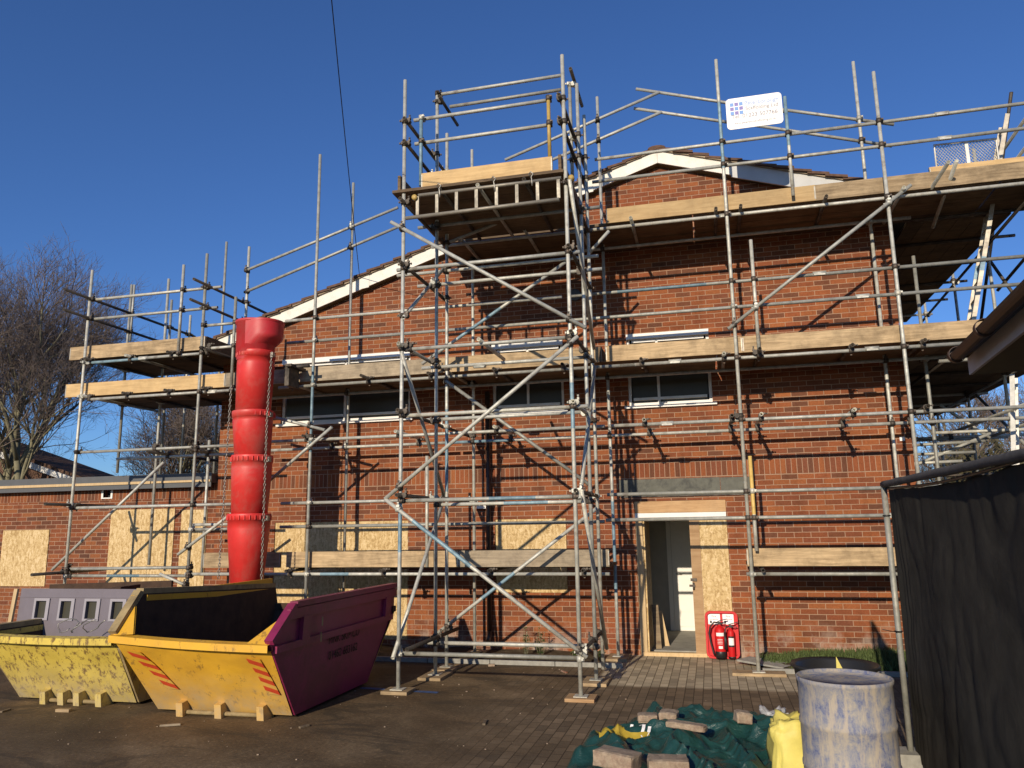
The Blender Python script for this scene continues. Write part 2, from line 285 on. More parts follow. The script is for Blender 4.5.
# ------------------------------------------------------------------ mesh builder
class MB:
    def __init__(s): s.v = []; s.f = []; s.m = []; s.sm = []
    def quad(s, pts, mi=0, smooth=False):
        k = len(s.v); s.v += [tuple(p) for p in pts]; s.f.append(tuple(range(k, k+len(pts)))); s.m.append(mi); s.sm.append(smooth)
    def box(s, lo, hi, mi=0): s.obox(lo, (hi[0]-lo[0], 0, 0), (0, hi[1]-lo[1], 0), (0, 0, hi[2]-lo[2]), mi)
    def obox(s, o, a, b, c, mi=0):
        o, a, b, c = map(Vector, (o, a, b, c)); k = len(s.v)
        s.v += [tuple(p) for p in (o, o+a, o+a+b, o+b, o+c, o+a+c, o+a+b+c, o+b+c)]
        for q in ((0, 3, 2, 1), (4, 5, 6, 7), (0, 1, 5, 4), (1, 2, 6, 5), (2, 3, 7, 6), (3, 0, 4, 7)):
            s.f.append(tuple(k+i for i in q)); s.m.append(mi); s.sm.append(False)
    def prism(s, poly, axis, a0, a1, mi=0):
        # poly: 2D outline in the two other axes, extruded along axis
        def P(p, a):
            if axis == 0: return (a, p[0], p[1])
            if axis == 1: return (p[0], a, p[1])
            return (p[0], p[1], a)
        n = len(poly); k = len(s.v); s.v += [P(p, a0) for p in poly]+[P(p, a1) for p in poly]
        s.f.append(tuple(range(k, k+n))); s.f.append(tuple(range(k+2*n-1, k+n-1, -1)))
        for i in range(n): s.f.append((k+i, k+(i+1) % n, k+n+(i+1) % n, k+n+i))
        s.m += [mi]*(n+2); s.sm += [False]*(n+2)
    def ring(s, c, u, v, r, seg):
        k = len(s.v)
        for i in range(seg):
            a = 2*math.pi*i/seg; s.v.append(tuple(c+u*(r*math.cos(a))+v*(r*math.sin(a))))
        return k
    def bridge(s, k0, k1, seg, mi, smooth=True, flip=False):
        for i in range(seg):
            j = (i+1) % seg
            f = (k0+i, k0+j, k1+j, k1+i)
            s.f.append(f[::-1] if flip else f); s.m.append(mi); s.sm.append(smooth)
    def tube(s, p, q, r=.0242, seg=10, mi=0, hollow=True, bands=None, r2=None):
        p, q = Vector(p), Vector(q); d = (q-p); L = d.length; d.normalize()
        u = d.orthogonal().normalized(); v = d.cross(u)
        cuts = [0.0, 1.0]; bm_ = []
        if bands:
            cuts = sorted(set([0.0, 1.0, max(0, bands[0]), min(1, bands[1])]))
        rr = lambda t: r if r2 is None else r+(r2-r)*t
        ks = [s.ring(p+d*(L*t), u, v, rr(t), seg) for t in cuts]
        for i in range(len(cuts)-1):
            mid = (cuts[i]+cuts[i+1])/2
            s.bridge(ks[i], ks[i+1], seg, 1 if (bands and bands[0] <= mid <= bands[1]) else mi)
        if hollow:
            a = s.ring(p, u, v, r*.83, seg); a2 = s.ring(p+d*min(.25, L*.4), u, v, r*.83, seg); b = s.ring(q, u, v, rr(1)*.83, seg); b2 = s.ring(q-d*min(.25, L*.4), u, v, rr(1)*.83, seg)
            s.bridge(a, ks[0], seg, mi, False); s.bridge(ks[-1], b, seg, mi, False); s.bridge(a2, a, seg, mi); s.bridge(b, b2, seg, mi)
            s.f.append(tuple(a2+i for i in range(seg))[::-1]); s.f.append(tuple(b2+i for i in range(seg))); s.m += [mi, mi]; s.sm += [False, False]
        else:
            s.f.append(tuple(ks[0]+i for i in range(seg))[::-1]); s.f.append(tuple(ks[-1]+i for i in range(seg))); s.m += [mi, mi]; s.sm += [False, False]
    def path(s, pts, r, seg=6, mi=0, rs=None):
        pts = [Vector(p) for p in pts]; pk = None; u = None
        for i, p in enumerate(pts):
            d = (pts[min(i+1, len(pts)-1)]-pts[max(i-1, 0)]).normalized()
            if u is None: u = d.orthogonal().normalized()
            else: u = (u-d*u.dot(d)).normalized()
            k = s.ring(p, u, d.cross(u), rs[i] if rs else r, seg)
            if pk is not None: s.bridge(pk, k, seg, mi)
            else: s.f.append(tuple(k+j for j in range(seg))[::-1]); s.m.append(mi); s.sm.append(False)
            pk = k
        s.f.append(tuple(pk+j for j in range(seg))); s.m.append(mi); s.sm.append(False)
    def lathe(s, c, prof, seg=28, mi=0, axis=(0, 0, 1), smooth=True, mis=None):
        c = Vector(c); d = Vector(axis).normalized(); u = d.orthogonal().normalized(); v = d.cross(u); pk = None
        for i, (r, z) in enumerate(prof):
            k = s.ring(c+d*z, u, v, max(r, 1e-4), seg)
            if pk is not None: s.bridge(pk, k, seg, mis[i-1] if mis else mi, smooth)
            pk = k
    def grid(s, fn, nu, nv, mi=0, smooth=True):
        k = len(s.v)
        for i in range(nu+1):
            for j in range(nv+1): s.v.append(tuple(fn(i/nu, j/nv)))
        for i in range(nu):
            for j in range(nv):
                a = k+i*(nv+1)+j; s.f.append((a, a+nv+1, a+nv+2, a+1)); s.m.append(mi); s.sm.append(smooth)
def wloc(o):
    v = Vector((0, 0, 0))
    while o is not None: v = v+Vector(o.location); o = o.parent
    return v
def setp(o, label=None, cat=None, group=None, kind=None):
    if label: o['label'] = label
    if cat: o['category'] = cat
    if group: o['group'] = group
    if kind: o['kind'] = kind
    return o
def empty(name, loc, label, cat, group=None):
    o = bpy.data.objects.new(name, None); col.objects.link(o); o.location = loc; o.empty_display_size = .1
    return setp(o, label, cat, group)
def obj(name, mb, mats, parent=None, loc=None, fix=False, bevel=0):
    """link the collected world-space geometry as one mesh object"""
    if not isinstance(mats, (list, tuple)): mats = [mats]
    base = wloc(parent) if parent else Vector((0, 0, 0))
    off = base+(Vector(loc)-base if loc is not None else Vector((0, 0, 0)))
    me = bpy.data.meshes.new(name); me.from_pydata([tuple(Vector(v)-off) for v in mb.v], [], mb.f); me.update()
    for mm in mats: me.materials.append(M[mm] if isinstance(mm, str) else mm)
    me.polygons.foreach_set('material_index', [min(i, len(mats)-1) for i in mb.m]); me.polygons.foreach_set('use_smooth', mb.sm)
    if fix:
        bm = bmesh.new(); bm.from_mesh(me); bmesh.ops.recalc_face_normals(bm, faces=bm.faces); bm.to_mesh(me); bm.free()
    o = bpy.data.objects.new(name, me); col.objects.link(o)
    if parent: o.parent = parent; o.location = off-base
    else: o.location = off
    if bevel:
        bv = o.modifiers.new('bevel', 'BEVEL'); bv.width = bevel; bv.segments = 2; bv.limit_method = 'ANGLE'
    return o
def text_mesh(txt, size, extrude=0.0008, align='CENTER', offset=0.0):
    cu = bpy.data.curves.new('t', 'FONT'); cu.body = txt; cu.size = size; cu.extrude = extrude; cu.align_x = align; cu.align_y = 'CENTER'; cu.offset = offset
    to = bpy.data.objects.new('t', cu); col.objects.link(to); dg = bpy.context.evaluated_depsgraph_get(); me = bpy.data.meshes.new_from_object(to.evaluated_get(dg))
    r = ([v.co.copy() for v in me.vertices], [tuple(p.vertices) for p in me.polygons]); bpy.data.objects.remove(to); bpy.data.meshes.remove(me); return r
def add_text(mb, txt, size, origin, ux, uy, mi=0, **k):
    vs_, fs = text_mesh(txt, size, **k); o, ux, uy = Vector(origin), Vector(ux).normalized(), Vector(uy).normalized(); n = ux.cross(uy); b0 = len(mb.v)
    mb.v += [tuple(o+ux*v.x+uy*v.y+n*v.z) for v in vs_]; mb.f += [tuple(b0+i for i in f) for f in fs]; mb.m += [mi]*len(fs); mb.sm += [False]*len(fs)

# ------------------------------------------------------------------ ground
g = MB(); g.quad([(-400, -400, 0), (400, -400, 0), (400, 400, 0), (-400, 400, 0)])
setp(obj('ground', g, 'ground'), kind='structure')
g = MB()
def soilfn(u, v):
    x = -8.3+u*6.6; y = -1.0+v*1.0; return (x, y, .012+.05*(noise.noise((x*2.2, y*3, 0))+.55)*min(1, v*3+.2))
g.grid(soilfn, 90, 14)
def soilfn2(u, v):
    x = .50+u*5.3; y = -1.05+v*1.05; return (x, y, .012+.06*(noise.noise((x*2.2, y*3, 4))+.55)*min(1, v*3+.2))
g.grid(soilfn2, 70, 14)
setp(obj('soil_strip', g, 'soil'), kind='structure')
k = MB()
for x in [-4.9+i*.915 for i in range(4)]: k.box((x, -1.08, 0), (x+.905, -1.03, .06))
for x in [.52+i*.915 for i in range(5)]: k.box((x, -1.13, 0), (x+.905, -1.08, .055))
setp(obj('path_kerb', k, 'concrete'), kind='structure')
# ------------------------------------------------------------------ main building
def wall_with_holes(mb, x0, x1, z0, z1, holes, yf=0.0, th=.3, topfn=None):
    xs = sorted({x0, x1, *[h[0] for h in holes], *[h[1] for h in holes]}); zs = sorted({z0, z1, *[h[2] for h in holes], *[h[3] for h in holes]})
    for i in range(len(xs)-1):
        for j in range(len(zs)-1):
            cx, cz = (xs[i]+xs[i+1])/2, (zs[j]+zs[j+1])/2
            if any(h[0] < cx < h[1] and h[2] < cz < h[3] for h in holes): continue
            a, b, c, d = xs[i], xs[i+1], zs[j], zs[j+1]
            mb.quad([(a, yf, c), (b, yf, c), (b, yf, d), (a, yf, d)]); mb.quad([(a, yf+th, c), (a, yf+th, d), (b, yf+th, d), (b, yf+th, c)])
    for h in holes:
        a, b, c, d = h
        mb.quad([(a, yf, c), (a, yf, d), (a, yf+th, d), (a, yf+th, c)]); mb.quad([(b, yf, c), (b, yf+th, c), (b, yf+th, d), (b, yf, d)])
        mb.quad([(a, yf, d), (b, yf, d), (b, yf+th, d), (a, yf+th, d)]); mb.quad([(a, yf, c), (a, yf+th, c), (b, yf+th, c), (b, yf, c)])
bld = empty('brick_building', (-3, 0, 0), 'two storey red brick building with a low gable, wrapped in scaffolding', 'building')
XL, XR, XA, ZA, SL = -8.28, 2.79, -.49, 7.69, .32
def roofz(x): return ZA-SL*abs(x-XA)
wins = [(-7.1, -4.72, 3.66, 4.79), (-3.3, -2.13, 3.66, 4.79), (-1.12, .13, 3.66, 4.79)]
boards_g = [(-7.13, -4.73, .14, 1.99), (-3.28, -2.15, .87, 1.98)]
door_h = (-1.10, .22, 0, 2.21)
wl = MB(); wall_with_holes(wl, XL, XR, 0, 5.0, wins+boards_g+[door_h])
zt = 5.0
wl.quad([(XL, 0, zt), (XR, 0, zt), (XR, 0, roofz(XR)-.16), (XA, 0, ZA-.16), (XL, 0, roofz(XL)-.16)])
wl.quad([(XR, 0, 0), (XR, 8, 0), (XR, 8, roofz(XR)-.16), (XR, 0, roofz(XR)-.16)])
wl.quad([(XL, 0, 0), (XL, 0, roofz(XL)-.16), (XL, 8, roofz(XL)-.16), (XL, 8, 0)])
wl.quad([(XL, 8, 0), (XL, 8, roofz(XL)-.16), (XA, 8, ZA-.16), (XR, 8, roofz(XR)-.16), (XR, 8, 0)])
obj('wall', wl, 'brick', bld)
# roof: courses of tiles, stepped so the verge outline is uneven
rf = MB(); ex = .62; oy = -.20
def slope(sgn):
    xe = (XL-.45) if sgn < 0 else (XR+.38); L = abs(xe-XA); n = int(L/.245)
    for i in range(n+1):
        t0 = i*.245; t1 = min(L, t0+.31)
        xa, xb = XA+sgn*t0, XA+sgn*t1; za, zb = roofz(xa)+.075, roofz(xb)+.115
        y = oy+rnd.uniform(-.025, .02)
        zz = rnd.uniform(-.004, .012)
        P = lambda x, z, yy: (x, yy, z)
        rf.quad([P(xa, za+zz, y), P(xb, zb+zz, y), P(xb, zb+zz, 8.4), P(xa, za+zz, 8.4)])
        rf.quad([P(xb, zb+zz, y), P(xb, zb+zz-.035, y), P(xb, zb+zz-.035, 8.4), P(xb, zb+zz, 8.4)])
        rf.quad([P(xa, za+zz, y), P(xa, za-.03, y), P(xb, zb+zz-.04, y), P(xb, zb+zz, y)])
        rf.quad([P(xa, za-.03, y), P(xa, za-.03, 8.4), P(xb, zb+zz-.04, 8.4), P(xb, zb+zz-.04, y)])
    return xe
for s_ in (-1, 1): slope(s_)
rp = [(XA+.14*math.cos(a), ZA+.06+.05*math.sin(a)) for a in [math.pi*i/6 for i in range(7)]]
rf.prism(rp, 1, oy-.01, 8.4)
ro = obj('roof', rf, 'tile', bld)
uc = MB()
for sgn, xe in ((-1, XL-.45), (1, XR+.38)):
    uc.prism([(XA, ZA+.045), (xe, roofz(xe)+.045), (xe, roofz(xe)+.072), (XA, ZA+.072)], 1, -.175, 8.3)
obj('undercloak', uc, 'undercloak', bld)
bg_ = MB(); bgr = MB()
def bargeb(mb, xa, xb, y0=-.14, y1=-.11, h=.20): mb.prism([(xa, roofz(xa)+.043), (xb, roofz(xb)+.043), (xb, roofz(xb)+.043-h), (xa, roofz(xa)+.043-h)], 1, y0, y1)
bargeb(bg_, XL-.42, -5.5); bargeb(bg_, -5.49, -1.55); bargeb(bg_, -1.54, XA-.002); bargeb(bg_, XA+.002, .62)
for xj in (-5.5, -1.6): bg_.prism([(xj-.07, roofz(xj)-.18), (xj+.07, roofz(xj)-.18+.02), (xj+.07, roofz(xj)+.07), (xj-.07, roofz(xj)+.04)], 1, -.147, -.141)
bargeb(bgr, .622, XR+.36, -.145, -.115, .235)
obj('barge_board', bg_, 'barge', bld); obj('barge_board', bgr, 'barge_shaded', bld)
sf = MB()
for sgn, xe in ((-1, XL-.42), (1, XR+.36)): sf.prism([(XA, ZA-.165), (xe, roofz(xe)-.165), (xe, roofz(xe)-.15), (XA, ZA-.15)], 1, -.109, -.0)
sf.box((XR, 0, roofz(XR)-.30), (XR+.36, 8, roofz(XR)-.285)); sf.box((XL-.42, 0, roofz(XL)-.32), (XL, 8, roofz(XL)-.305))
obj('soffit', sf, 'soffit', bld)
ev = MB(); ev.box((XR+.36, -.11, roofz(XR)-.32), (XR+.385, 8, roofz(XR)-.10)); ev.box((XR, -.144, roofz(XR)-.36), (XR+.385, -.112, roofz(XR)-.2)); ev.box((XL-.445, -.11, roofz(XL)-.34), (XL-.42, 8, roofz(XL)-.11)); ev.box((XL-.445, -.144, roofz(XL)-.36), (XL, -.112, roofz(XL)-.17))
obj('eaves_fascia', ev, 'white', bld)
gu = MB(); gu.path([(XR+.45, -.10, 6.42), (XR+.45, 8.2, 6.42)], .055, 8)
obj('gutter', gu, 'white', bld)
# upstairs windows
for (a, b, c, d), mull in zip(wins, ([-5.92], [-2.72], [-.66])):
    fr = MB(); y0, y1 = .045, .105
    fr.box((a, y0, c), (a+.045, y1, d)); fr.box((b-.045, y0, c), (b, y1, d)); fr.box((a+.045, y0, c), (b-.045, y1, c+.045)); fr.box((a+.045, y0, d-.075), (b-.045, y1, d))
    for mx in mull: fr.box((mx-.02, y0+.003, c+.046), (mx+.02, y1, d-.075))
    cells = [a+.06]+mull+[b-.06]
    for q in range(len(cells)-1):
        l, r = cells[q]+.045, cells[q+1]-.045
        fr.box((l-.03, y0-.012, c+.085), (r+.03, y0+.03, c+.125)); fr.box((l-.03, y0-.012, d-.13), (r+.03, y0+.03, d-.09))
    wo = obj('window', fr, 'white', bld)
    gl = MB(); gl.box((a+.06, y0+.035, c+.055), (b-.06, y0+.05, d-.075)); obj('glass', gl, 'glass', wo)
    si = MB(); si.box((a-.06, -.055, c-.045), (b+.06, .16, c-.008)); obj('sill', si, 'white', wo)
    hd = MB(); hd.box((a, -.028, d-.085), (b, .044, d-.004)); obj('head_trim', hd, 'white', wo)
    cu_ = MB(); cu_.box((a+.3, .35, c+.05), (a+.34, .8, d-.1)); cu_.box((a-.02, .32, c-.1), (b+.02, .36, d+.1)); obj('blind', cu_, 'black', wo)
# boarded ground floor openings
for (a, b, c, d), js in zip(boards_g, ([-5.93], [])):
    e = [a+.005]+js+[b-.005]
    for q in range(len(e)-1):
        bb = MB(); bb.box((e[q]+.003, .012, c+.003), (e[q+1]-.003, .030, d-.004)); obj('window_board', bb, 'osb', bld)
# doorway
li = MB(); li.box((-1.32, -.006, 2.285), (.16, .04, 2.535)); li.box((.166, -.010, 2.285), (.62, .04, 2.53)); obj('lintel', li, 'lintel', bld)
ls = MB(); ls.box((-1.30, -.022, 2.268), (.60, .05, 2.283)); obj('lintel_plate', ls, 'dark_steel', bld)
hb = MB(); hb.box((-1.10, -.012, 2.035), (.218, .08, 2.205)); obj('door_header', hb, 'ply', bld)
ht = MB(); ht.box((-1.10, -.035, 1.965), (.215, .08, 2.030)); obj('door_header_trim', ht, 'white', bld)
dp = MB(); dp.box((-1.098, -.02, 0.0), (-1.0, .20, 1.963)); obj('door_post', dp, 'pine', bld)
dj = MB(); dj.box((-.998, .02, 0.01), (-.972, .95, 1.955)); obj('reveal_board', dj, 'osb', bld)
dp = MB(); dp.box((-.315, -.028, 0.0), (-.175, .06, 1.963)); obj('door_post', dp, 'ply', bld)
ob = MB(); ob.box((-.173, -.016, .0), (.217, .01, 1.963)); obj('door_side_board', ob, 'osb', bld)
lk = MB(); lk.box((-.34, -.05, 1.05), (-.25, -.029, 1.09)); lk.box((-.36, -.06, .97), (-.28, -.029, 1.0)); lk.tube((-.30, -.045, 1.03), (-.30, -.045, .93), .014, 8, hollow=False); obj('latch', lk, 'dark_steel', bld)
th_ = MB(); th_.box((-1.09, -.045, .0), (-.17, .06, .05)); obj('threshold', th_, 'pine', bld)
ih = MB(); ih.box((-1.2, .30, .01), (1.0, 2.6, .03)); ih2 = MB()
fl = obj('hall_floor', ih, 'int_floor', bld)
ih2.box((-1.22, .301, 0.03), (-1.10, 2.6, 2.4)); ih2.box((.25, .301, 0.03), (.35, 2.6, 2.4)); ih2.box((-1.22, .301, 2.4), (.35, 2.6, 2.5)); ih2.box((-1.22, 2.6, 0), (.35, 2.7, 2.5)); obj('hall_wall', ih2, 'plaster', bld)
dr = MB(); dr.box((-.72, 2.545, .10), (.10, 2.585, 2.0))
for zz in (.35, 1.15): 
    for xx in (-.64, -.26): dr.box((xx, 2.535, zz), (xx+.30, 2.546, zz+.62))
dr.box((-.80, 2.55, .03), (-.725, 2.6, 2.08)); dr.box((.105, 2.55, .03), (.17, 2.6, 2.08)); dr.box((-.8, 2.56, .03), (.17, 2.598, .098))
do = obj('inner_door', dr, 'door_white', bld)
hn = MB(); hn.tube((-.66, 2.54, 1.0), (-.66, 2.50, 1.0), .012, 8, hollow=False); hn.tube((-.66, 2.50, 1.0), (-.56, 2.50, 1.0), .01, 8, hollow=False); obj('handle', hn, 'chrome', do)
vt = MB(); vt.lathe((-1.9, -.001, 5.50), [(0.0, 0), (.085, 0), (.10, .012), (.10, .04), (0.08, .055), (0, .06)], 20, axis=(0, -1, 0)); obj('round_vent', vt, 'fascia', bld, fix=True)
nl = MB(); nl.box((2.635, -.012, 2.965), (2.70, -.001, 3.02)); obj('number_plate', nl, 'sign_white', bld)
ab = MB(); ab.box((-3.56, -.07, 1.99+.16), (-3.38, -.002, 2.20)); ab.box((-3.52, -.05, 2.21), (-3.42, -.002, 2.25)); obj('wall_bracket', ab, 'white', bld)
dpz = MB(); dpz.path([(-3.36, -.09, 4.0), (-3.36, -.09, .30)], .04, 10); dpz.path([(-3.36, -.09, .31), (-3.36, -.11, .24), (-3.36, -.17, .17)], .042, 10)
for zz in (.9, 2.3, 3.6): dpz.box((-3.42, -.12, zz), (-3.30, -.003, zz+.03))
obj('downpipe', dpz, 'gutter', bld, fix=True)
# planks leaning inside the doorway
pk = MB(); pk.obox((-.93, .45, .03), (.10, 0, 0), (0, .03, 0), (-.02, .25, 1.0)); pk.obox((-.80, .75, .03), (.07, 0, 0), (0, .03, 0), (-.10, .15, .85))
for i in (0, 1):
    q = MB(); 
    if i == 0: q.obox((-.93, .45, .03), (.10, 0, 0), (0, .03, 0), (-.035, .15, .62))
    else: q.obox((-.80, .75, .03), (.07, 0, 0), (0, .03, 0), (-.10, .12, .50))
    setp(obj('plank', q, 'pine' if i else 'dirty_wood'), ['wider grey plank leaning just inside the open doorway', 'narrow pale plank leaning deeper inside the open doorway'][i], 'plank', 'planks leaning in the doorway')

# ------------------------------------------------------------------ low annex
an = empty('annex_building', (-11, 0, 0), 'low flat roofed red brick annex on the left with boarded windows', 'building')
aw = MB(); ah = [(-12.77, -11.72, .93, 1.94), (-10.42, -9.09, .55, 2.27), (-8.96, -8.44, .55, 2.24), (-10.62, -10.46, 2.49, 2.625)]
wall_with_holes(aw, -16, -8.285, 0, 2.69, ah, 0.006, .25); obj('wall', aw, 'brick_annex', an)
for a, b, c, d in ah[:3]:
    if b-a > 1.2: segs = [(a+.005, a+.83), (a+.836, b-.005)]
    else: segs = [(a+.005, b-.005)]
    for s0, s1 in segs: q = MB(); q.box((s0, -.008, c+.003), (s1, .02, d-.003)); obj('window_board', q, 'osb', an)
q = MB(); q.box((-10.66, -.008, 2.47), (-10.62, .03, 2.65)); q.box((-10.46, -.008, 2.47), (-10.42, .03, 2.65)); q.box((-10.62, -.008, 2.47), (-10.46, .03, 2.49)); q.box((-10.62, .1, 2.48), (-10.46, .12, 2.63), 1); obj('wall_vent', q, ['white', 'black'], an)
q = MB(); q.box((-16, -.16, 2.69), (-8.29, 7, 2.72)); q.box((-16, -.165, 2.62), (-8.29, -.14, 2.86)); q.box((-16, -.139, 2.72), (-8.29, 7, 2.85)); obj('roof', q, 'fascia', an)
q = MB(); q.box((-12.85, -.185, 2.70), (-9.5, -.167, 2.745)); q.box((-9.48, -.185, 2.705), (-8.3, -.167, 2.74)); obj('fascia_batten', q, 'pine', an)

# ------------------------------------------------------------------ far house on the left
fh = empty('far_house', (-30, 14, 0), 'brown roofed house with white barge boards behind the annex', 'house')
q = MB(); q.prism([(-38, 0), (-24.6, 0), (-24.6, 4.0), (-31.3, 6.1), (-38, 4.0)], 1, 14, 15.8); obj('wall', q, 'house_roof', fh)
q = MB(); q.prism([(-31.3, 6.25), (-23.9, 3.92), (-23.9, 4.06), (-31.3, 6.42), (-38.7, 4.06), (-38.7, 3.92)], 1, 13.6, 16.1); obj('roof', q, 'tile', fh)
q = MB(); q.prism([(-31.3, 6.0), (-23.95, 3.72), (-23.95, 3.94), (-31.3, 6.27), (-38.6, 3.94), (-38.6, 3.72)], 1, 13.5, 13.58); obj('barge_board', q, 'white', fh)

# ------------------------------------------------------------------ neighbouring eaves on the right
nb = empty('side_building', (3.2, -6.5, 0), 'neighbouring roof corner on the right with brown gutter and grey fascia', 'building')
def sk(p): return p
D = Vector((-.085, -1, 0)); Z0 = 3.1
A0 = Vector((2.26, -4.42, Z0))
q = MB(); o0 = A0+Vector((0.02, .05, .0)); LNG = 6.0
prof = [(.058*math.cos(a), .058*math.sin(a)) for a in [math.pi+math.pi*i/8 for i in range(9)]]
side_ = Vector((1, -.098, 0)).normalized()
gp = A0+Vector((-.17, -.28, .125))
prev = None
for i in range(25):
    c = gp+D*(LNG*i/24)
    ring = [c+side_*p[0]+Vector((0, 0, p[1])) for p in prof]
    if prev:
        for j in range(8): q.quad([prev[j], prev[j+1], ring[j+1], ring[j]], 0, True)
    prev = ring
for cc in (0.0, .95, 2.6):
    c = gp+D*cc; q.lathe(c, [(.062, 0), (.067, 0.0), (.067, .07), (.062, .07)], 20, axis=D)
q.lathe(gp, [(0, .004), (.06, .004)], 20, axis=D)
obj('gutter', q, 'gutter', nb)
q = MB(); q.obox(A0, D*LNG, side_*.025, (0, 0, .15)); fas = obj('fascia', q, 'eave_grey', nb)
q = MB(); q.obox(A0+side_*.025+Vector((0, 0, .0)), D*LNG, side_*.75, (0, 0, .015)); obj('soffit', q, 'soffit', nb)
q = MB(); q.obox(A0+side_*-.14+Vector((0, -.02, .130)), D*LNG, side_*4.2+Vector((0, 0, 1.6)), (0, 0, .035)); 
for i in range(11): q.obox(A0+side_*(-.12+.38*i)+Vector((0, -0.01, .168+.144*i)), D*LNG, side_*.40+Vector((0, 0, .165)), (0, 0, .02))
obj('roof', q, 'tile', nb)
q = MB(); q.obox(A0+side_*.78+Vector((0, 0, -3.1)), D*LNG, side_*.25, (0, 0, 3.1)); q.obox(A0+side_*.78+Vector((0, 0, -3.1)), side_*3.2, -D*-.25, (0, 0, 3.1)); obj('wall', q, 'brick_annex', nb)
